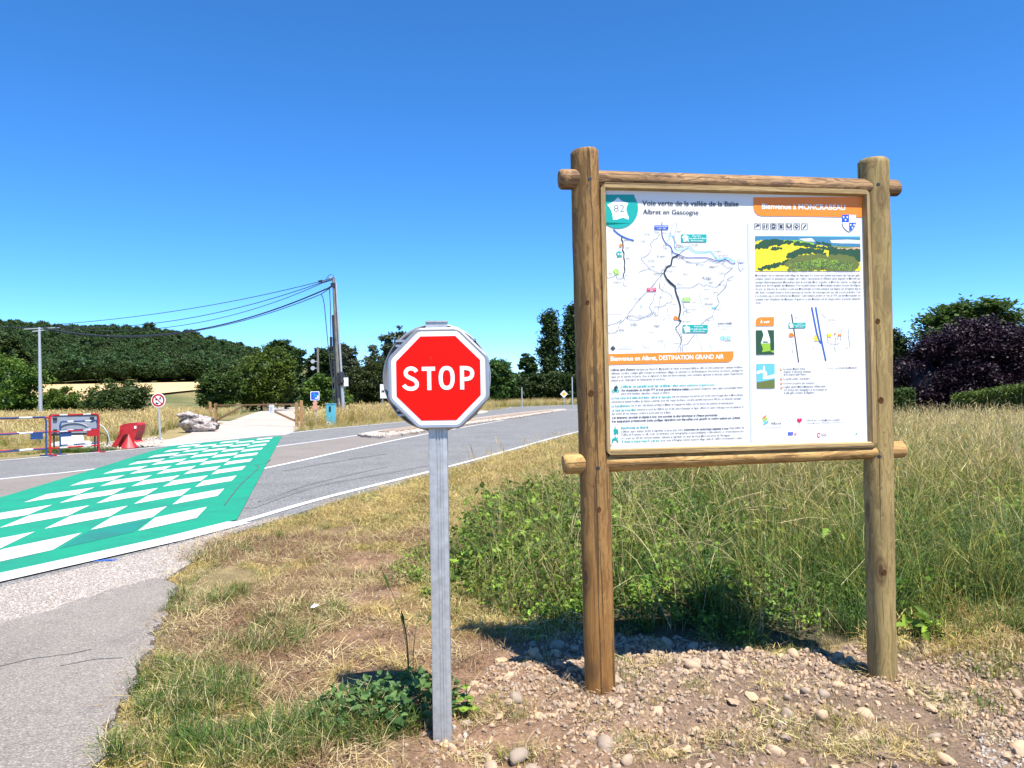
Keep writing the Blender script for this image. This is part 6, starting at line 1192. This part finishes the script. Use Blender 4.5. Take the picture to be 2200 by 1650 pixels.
# ------------------------------------------------------------------ trees
def leafcloud(ells, nclus, per, ls, rg_, rc, flat_=.6, core=.72, up=.35, bottom=None):
    """ells: list of (centre, radii). returns V,F,T"""
    vol = np.array([r[0]*r[1]+r[0]*r[2]+r[1]*r[2] for _, r in ells]); pr = vol/vol.sum(); C_ = []; D_ = []
    E = [(np.array(c, float), np.array(r, float)) for c, r in ells]
    while len(C_) < nclus:
        e_ = rg_.choice(len(E), p=pr); d = rg_.normal(size=3); d /= np.linalg.norm(d); rad = rg_.uniform(.72, 1.0)**.7*(1+.10*rg_.normal()); q = E[e_][0]+d*E[e_][1]*rad
        ins = False
        for j, (c, r) in enumerate(E):
            if j != e_ and (((q-c)/r)**2).sum() < .36: ins = True; break
        if ins or (bottom is not None and q[2] < bottom): continue
        C_.append(q); D_.append(d)
    C_ = np.array(C_); cs = rg_.uniform(.6, 1.25, nclus)*rc; ct = rg_.random(nclus)
    n = nclus*per; ci = np.repeat(np.arange(nclus), per); off = rg_.normal(size=(n, 3))*.55; off[:, 2] *= flat_; P = C_[ci]+off*cs[ci][:, None]
    nrm = rg_.normal(size=(n, 3)); nrm[:, 2] = np.abs(nrm[:, 2])+up*2; nrm /= np.linalg.norm(nrm, axis=1)[:, None]
    t = rg_.normal(size=(n, 3)); t -= (t*nrm).sum(1)[:, None]*nrm; t /= np.linalg.norm(t, axis=1)[:, None]; bvec = np.cross(nrm, t); L_ = ls*rg_.uniform(.6, 1.3, n)[:, None]
    V_ = np.stack([P-t*L_*.5, P+bvec*L_*.32, P+t*L_*.5, P-bvec*L_*.32], 1).reshape(-1, 3); F_ = np.arange(n*4).reshape(-1, 4); T_ = np.repeat(np.clip(ct[ci]*.55+rg_.random(n)*.45, 0, 1), 4)
    Vc = []; Fc = []; Tc = []
    if core:  # added inner shell in the darkest leaf tint, makes dense shade inside crowns
        th = np.linspace(0, 2*np.pi, 12, endpoint=False); ph = np.linspace(-1.35, 1.35, 7)
        for c, r in E:
            b0 = len(Vc)
            for p_ in ph:
                for t_ in th:
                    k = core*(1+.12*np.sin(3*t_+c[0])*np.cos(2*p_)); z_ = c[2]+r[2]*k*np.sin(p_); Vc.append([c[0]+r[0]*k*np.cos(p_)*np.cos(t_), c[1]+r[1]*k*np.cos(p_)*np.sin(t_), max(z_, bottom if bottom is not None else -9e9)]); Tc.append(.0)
            for i in range(6):
                for j in range(12): Fc.append([b0+i*12+j, b0+i*12+(j+1) % 12, b0+(i+1)*12+(j+1) % 12, b0+(i+1)*12+j])
            Fc.append([b0+72, b0+75, b0+78, b0+81])
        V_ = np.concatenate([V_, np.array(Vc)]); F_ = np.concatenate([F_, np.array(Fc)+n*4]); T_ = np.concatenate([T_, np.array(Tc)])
    return V_, F_, T_
def tree(kind, label, cat, u, vtop, halfw, Y, mat, ells=None, trunk=.15, ncl=None, per=70, ls=None, rc=None, seed=1, zb=None, group=None, depth=.8, bottom=None, core=.62, flat_=.6, n_ell=6, up=.35, vbase=None):
    p = at(u, vtop, Y); z0 = float(hz(p.x, Y)); H_ = p.z-z0; Wd = halfw*Y/F_PX; rg_ = np.random.default_rng(seed)
    root = empty(kind, (p.x, Y, z0), label=label, cat=cat, group=group)
    if ells is None:
        ells = [((0, 0, H_*(.5+trunk*.4)), (Wd*.78, Wd*.78*depth, H_*(.5-trunk*.4)*.95))]
        for k in range(n_ell):
            a = rg_.uniform(0, 6.28); zf = trunk+(1-trunk)*(.22+.6*rg_.random()); sh = 1-abs(zf-.5)*.5; ells.append(((Wd*.5*math.cos(a)*sh, Wd*.5*depth*math.sin(a), H_*zf), (Wd*.46, Wd*.46*depth, H_*.2)))
    else: ells = [((a*Wd, b_*Wd, c*H_), (d*Wd, e_*Wd, f*H_)) for (a, b_, c), (d, e_, f) in ells]
    area = sum(r[0]*r[2] for _, r in ells); rc = rc or max(.35, min(Wd, H_)*.17); ls = ls or max(.14, Y*2.9/769*.9)
    ncl = ncl or int(np.clip(area/(rc*rc)*2.6, 60, 420))
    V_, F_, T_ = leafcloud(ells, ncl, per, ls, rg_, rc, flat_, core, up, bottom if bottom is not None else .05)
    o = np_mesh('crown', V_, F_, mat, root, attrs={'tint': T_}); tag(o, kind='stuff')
    m = MB(); tr = max(.06, H_*.018); top = H_*.6
    m.tube([(0, 0, -.2), (.02*Wd, 0, H_*.2), (-.03*Wd, 0, H_*.4), (0, 0, top)], [tr*1.3, tr, tr*.8, tr*.3], 8)
    for k in range(5):
        a = rg_.uniform(0, 6.28); z1 = H_*rg_.uniform(.2, .45); m.tube([(0, 0, z1), (Wd*.25*math.cos(a), Wd*.25*math.sin(a), z1+H_*.12), (Wd*.5*math.cos(a), Wd*.5*math.sin(a), z1+H_*.25)], [tr*.6, tr*.4, tr*.15], 5)
    m.build('trunk', M['bark'], root); return root
B = lambda *a: list(a)
# left group
tree('hedge_bush', 'tall dark green bush at the left edge before the wooded hill', 'bush', 14, 762, 92, 84, M['lf_bright'], seed=2, trunk=0, n_ell=9)
tree('hedge_bush', 'slim green sapling rising at the left edge above the bush', 'tree', 24, 722, 40, 90, M['lf_mid'], seed=22, trunk=.1)
tree('hedge_bush', 'low green bush just right of the slim metal pole', 'bush', 132, 832, 48, 84, M['lf_bright'], seed=3, trunk=0)
tree('hedge_bush', 'round green bush in front of the wheat field behind the prohibition sign', 'bush', 252, 822, 78, 70, M['lf_mid'], seed=4, trunk=0, n_ell=9)
tree('hedge_bush', 'low dark shrub at the right end of the wheat field', 'bush', 470, 800, 50, 108, M['lf_mid'], seed=5, trunk=0, n_ell=8)
tree('broadleaf_tree', 'bright green leafy tree behind the middle of the wooden gate', 'tree', 560, 752, 74, 116, M['lf_bright'], seed=6, trunk=0, n_ell=14, core=.7, rc=.9)
tree('broadleaf_tree', 'taller darker tree behind the bright one by the gate', 'tree', 612, 733, 46, 134, M['lf_dark'], seed=7, trunk=.05, n_ell=10)
tree('round_shrub', 'round bright shrub behind the blue sign and cabinet', 'bush', 698, 806, 56, 56.5, M['lf_bright'], seed=8, trunk=0, ls=.28, n_ell=8)
tree('broadleaf_tree', 'dark tree behind the pole with the two round discs', 'tree', 694, 748, 42, 112, M['lf_dark'], seed=9, trunk=.05, n_ell=9)
tree('broadleaf_tree', 'grey-green tree peeping out just right of the wooden pole', 'tree', 748, 743, 30, 105, M['lf_grey'], seed=10, trunk=.1)
tree('wide_bush', 'wide olive-green bush between the wooden pole and the stop sign', 'bush', 790, 772, 66, 76, M['lf_olive'], seed=11, trunk=0, n_ell=12, ls=.24)
tree('broadleaf_tree', 'tall grey-green tree touching the left of the stop sign', 'tree', 842, 702, 44, 98, M['lf_grey'], seed=12, trunk=.1, n_ell=10, ells=B(((-.2, 0, .5), (.5, .5, .3)), ((-.95, 0, .55), (.28, .3, .25)), ((.3, 0, .72), (.45, .4, .28)), ((-.2, 0, .8), (.3, .3, .15)), ((0, 0, .3), (.8, .6, .25))))
tree('broadleaf_tree', 'dark leafy tree hidden mostly by the stop sign', 'tree', 940, 790, 90, 118, M['lf_dark'], seed=13, trunk=0, n_ell=12)
tree('broadleaf_tree', 'rounded green tree just right of the stop sign at the road bend', 'tree', 1068, 772, 50, 128, M['lf_mid'], seed=14, trunk=0, n_ell=9)
tree('far_hedge', 'long dark hedge below the poplars beyond the road bend', 'hedge', 1150, 803, 110, 140, M['lf_dark'], seed=15, trunk=0, ells=B(((-.75, 0, .5), (.35, .2, .5)), ((-.4, 0, .45), (.35, .2, .45)), ((0, 0, .48), (.35, .2, .5)), ((.4, 0, .5), (.35, .2, .5)), ((.8, 0, .48), (.4, .2, .5))), ncl=380)
tree('conifer', 'small dark flat-topped pine beside the tall poplar', 'tree', 1133, 757, 23, 146, M['lf_dark'], seed=16, trunk=.3, ells=B(((0, 0, .55), (.5, .5, .22)), ((-.3, 0, .78), (.5, .4, .12)), ((.35, 0, .72), (.5, .4, .14)), ((0, 0, .9), (.45, .4, .08))), core=.4)
tree('poplar', 'tall narrow poplar standing clear between stop sign and board', 'poplar', 1181, 660, 25, 148, M['lf_dark'], seed=17, trunk=.1, per=60, ncl=240, rc=1.0, ells=B(((-.1, 0, .84), (.48, .5, .15)), ((0, 0, .70), (.62, .6, .16)), ((-.05, 0, .52), (.8, .7, .15)), ((.0, 0, .36), (.62, .6, .14)), ((.15, 0, .24), (.85, .6, .1))))
tree('poplar', 'second poplar half hidden by the left log of the board', 'poplar', 1232, 652, 26, 152, M['lf_dark'], seed=18, trunk=.1, per=60, ncl=240, rc=1.0, ells=B(((0, 0, .84), (.5, .5, .15)), ((-.1, 0, .70), (.75, .6, .16)), ((0, 0, .52), (.62, .7, .15)), ((-.1, 0, .36), (.9, .6, .14)), ((.1, 0, .24), (.8, .6, .1))))
# right group
tree('round_tree', 'small dark tree just right of the right log post', 'tree', 1928, 706, 34, 46, M['lf_dark'], seed=19, trunk=.15, n_ell=8, ls=.18)
tree('chestnut_tree', 'broad green chestnut tree crowning above the purple tree', 'tree', 2082, 642, 128, 44, M['lf_mid'], seed=20, trunk=.15, n_ell=10, ls=.30, per=46, rc=.75, flat_=.35, up=.9, ells=B(((0, 0, .72), (.72, .6, .2)), ((-.5, -.2, .68), (.42, .4, .12)), ((.15, -.1, .86), (.55, .5, .13)), ((.55, 0, .72), (.45, .4, .16)), ((-.3, 0, .82), (.45, .4, .10)), ((.75, -.1, .6), (.3, .3, .12)), ((-.62, 0, .52), (.35, .3, .12)), ((0, 0, .5), (.8, .6, .2))), ncl=300)
tree('purple_plum', 'dense dark purple-leaved plum tree on the right', 'tree', 2085, 688, 150, 34, M['lf_purple'], seed=21, trunk=0, ls=.13, per=130, rc=.45, ells=B(((0, 0, .5), (.75, .6, .48)), ((-.68, -.1, .38), (.45, .4, .36)), ((-.35, -.1, .6), (.4, .4, .28)), ((.5, -.1, .5), (.5, .45, .42)), ((.1, -.1, .78), (.45, .4, .2)), ((.85, 0, .35), (.4, .4, .35)), ((-.2, -.2, .2), (.7, .4, .2))), ncl=640, core=.6)
def boxhedge(label, pts, hts, wd, mat, seed, ls):
    """clipped hedge following pts with heights hts"""
    rg_ = np.random.default_rng(seed); c0 = pts[0]; root = empty('clipped_hedge', (c0[0], c0[1], 0), label=label, cat='hedge'); n = 26000; seg_ = rg_.random(n)*(len(pts)-1); i0 = seg_.astype(int); f = seg_-i0; P0 = np.array(pts); H_ = np.array(hts)
    base = P0[i0]*(1-f)[:, None]+P0[i0+1]*f[:, None]; hh = H_[i0]*(1-f)+H_[i0+1]*f; face = rg_.random(n); t = np.array(pts[-1])-np.array(pts[0]); t = t/np.linalg.norm(t); nr = np.array([t[1], -t[0]])
    s1 = np.where(face < .3, rg_.uniform(-1, 1, n), np.where(face < .75, 1, -1))*wd/2; z = np.where(face < .3, hh, rg_.uniform(0, 1, n)*hh)+rg_.normal(0, .05, n)
    xy = base+nr[None]*(s1+rg_.normal(0, .05, n))[:, None]; P = np.stack([xy[:, 0]-c0[0], xy[:, 1]-c0[1], z], 1)
    nrm = rg_.normal(size=(n, 3))*.7; nrm[:, 2] += np.where(face < .3, 1, .35); nrm[:, :2] += nr[None]*np.where(face < .3, 0, np.sign(s1)*.6)[:, None]; nrm /= np.linalg.norm(nrm, axis=1)[:, None]
    tt = rg_.normal(size=(n, 3)); tt -= (tt*nrm).sum(1)[:, None]*nrm; tt /= np.linalg.norm(tt, axis=1)[:, None]; bb = np.cross(nrm, tt); L_ = ls*rg_.uniform(.6, 1.3, n)[:, None]
    V_ = np.stack([P-tt*L_*.5, P+bb*L_*.3, P+tt*L_*.5, P-bb*L_*.3], 1).reshape(-1, 3); F_ = np.arange(n*4).reshape(-1, 4)
    o = np_mesh('foliage', V_, F_, mat, root, attrs={'tint': np.repeat(rg_.random(n), 4)}); tag(o, kind='stuff')
    m = MB()
    for i in range(len(pts)-1):
        a = Vector((pts[i][0]-c0[0], pts[i][1]-c0[1], 0)); b_ = Vector((pts[i+1][0]-c0[0], pts[i+1][1]-c0[1], 0)); q = Vector((nr[0], nr[1], 0))*wd*.44
        m.add([a-q, a+q, b_+q, b_-q]+[v+Vector((0, 0, h*.95)) for v, h in ((a-q, hts[i]), (a+q, hts[i]), (b_+q, hts[i+1]), (b_-q, hts[i+1]))], [(0, 1, 2, 3), (4, 5, 6, 7), (0, 1, 5, 4), (1, 2, 6, 5), (2, 3, 7, 6), (3, 0, 4, 7)])
    m.build('hedge_core', mat, root)  # solid inner block in the hedge's leaf material
h1 = at(2062, 852, 23.5); h2 = at(2230, 828, 20)
boxhedge('clipped bright green hedge at the right edge before the purple tree', [(h1.x, 23.5), (h2.x, 20), (h2.x+5, 17)], [h1.z, h2.z, h2.z], 1.3, M['lf_bright'], 31, .075)
h3 = at(1890, 836, 30); boxhedge('short dark green hedge piece just right of the right log', [(h3.x-1.5, 30.5), (at(1955, 836, 30).x, 30)], [h3.z, h3.z-.1], 1.2, M['lf_mid'], 32, .09)
# ------------------------------------------------------------------ wooded hill
fc = []
for k in range(4):
    rg_ = np.random.default_rng(300+k); e3 = [((0, 0, 6), (3.6, 3.6, 4.2)), ((1.6, .5, 7.6), (2.3, 2.3, 2.4)), ((-1.7, -.4, 7.0), (2.3, 2.3, 2.6)), ((.2, 1.5, 8.4), (2.0, 2.0, 1.9)), ((0, -1.8, 5.2), (2.6, 2.0, 3.2))]
    V_, F_, T_ = leafcloud(e3, 70, 30, 1.25, rg_, 1.3, .6, .8, .35, .6); fc.append(np_mesh('forest_tree', V_, F_, M['lf_forest'], attrs={'tint': T_}, link=False))
fcol = hidden_coll('forest_kinds', fc)
gx, gy = np.meshgrid(np.arange(-430, -88, 3.6), np.arange(272, 452, 3.9)); x = gx.ravel()+RNG.uniform(-1.8, 1.8, gx.size); y = gy.ravel()+RNG.uniform(-1.8, 1.8, gx.size)
k = (x < -.262*y-26+RNG.normal(0, 3, len(x))) & (np.abs(x/y) < .82) & ((np.interp(x, HA[0], HA[1]) > .3)); x, y = x[k], y[k]; n = len(x); s_ = RNG.uniform(.5, .74, n); big = RNG.random(n) < .03; s_[big] *= 1.35
scatter('wooded_hill', np.stack([x, y, hz(x, y)+1.4], 1), np.stack([RNG.normal(0, .05, n), RNG.normal(0, .05, n), RNG.uniform(0, 6.28, n)], 1), np.stack([s_, s_, s_*RNG.uniform(.8, 1.1, n)], 1), RNG.integers(0, 4, n), fcol, 'dense dark green oak wood covering the hill behind the wheat field', 'forest')
# far tree line closing the horizon behind the near trees
x = np.concatenate([RNG.uniform(-62, 20, 90), RNG.uniform(-14, 30, 50), RNG.uniform(34, 260, 140)]); y = np.concatenate([RNG.uniform(200, 240, 90), RNG.uniform(178, 196, 50), RNG.uniform(190, 230, 140)]); n = len(x); s_ = RNG.uniform(.45, .8, n)
scatter('far_tree_line', np.stack([x, y, hz(x, y)-.4], 1), np.stack([np.zeros(n), np.zeros(n), RNG.uniform(0, 6.28, n)], 1), np.repeat(s_[:, None], 3, 1), RNG.integers(0, 4, n), fcol, 'far low tree line along the horizon behind the hedges', 'trees')
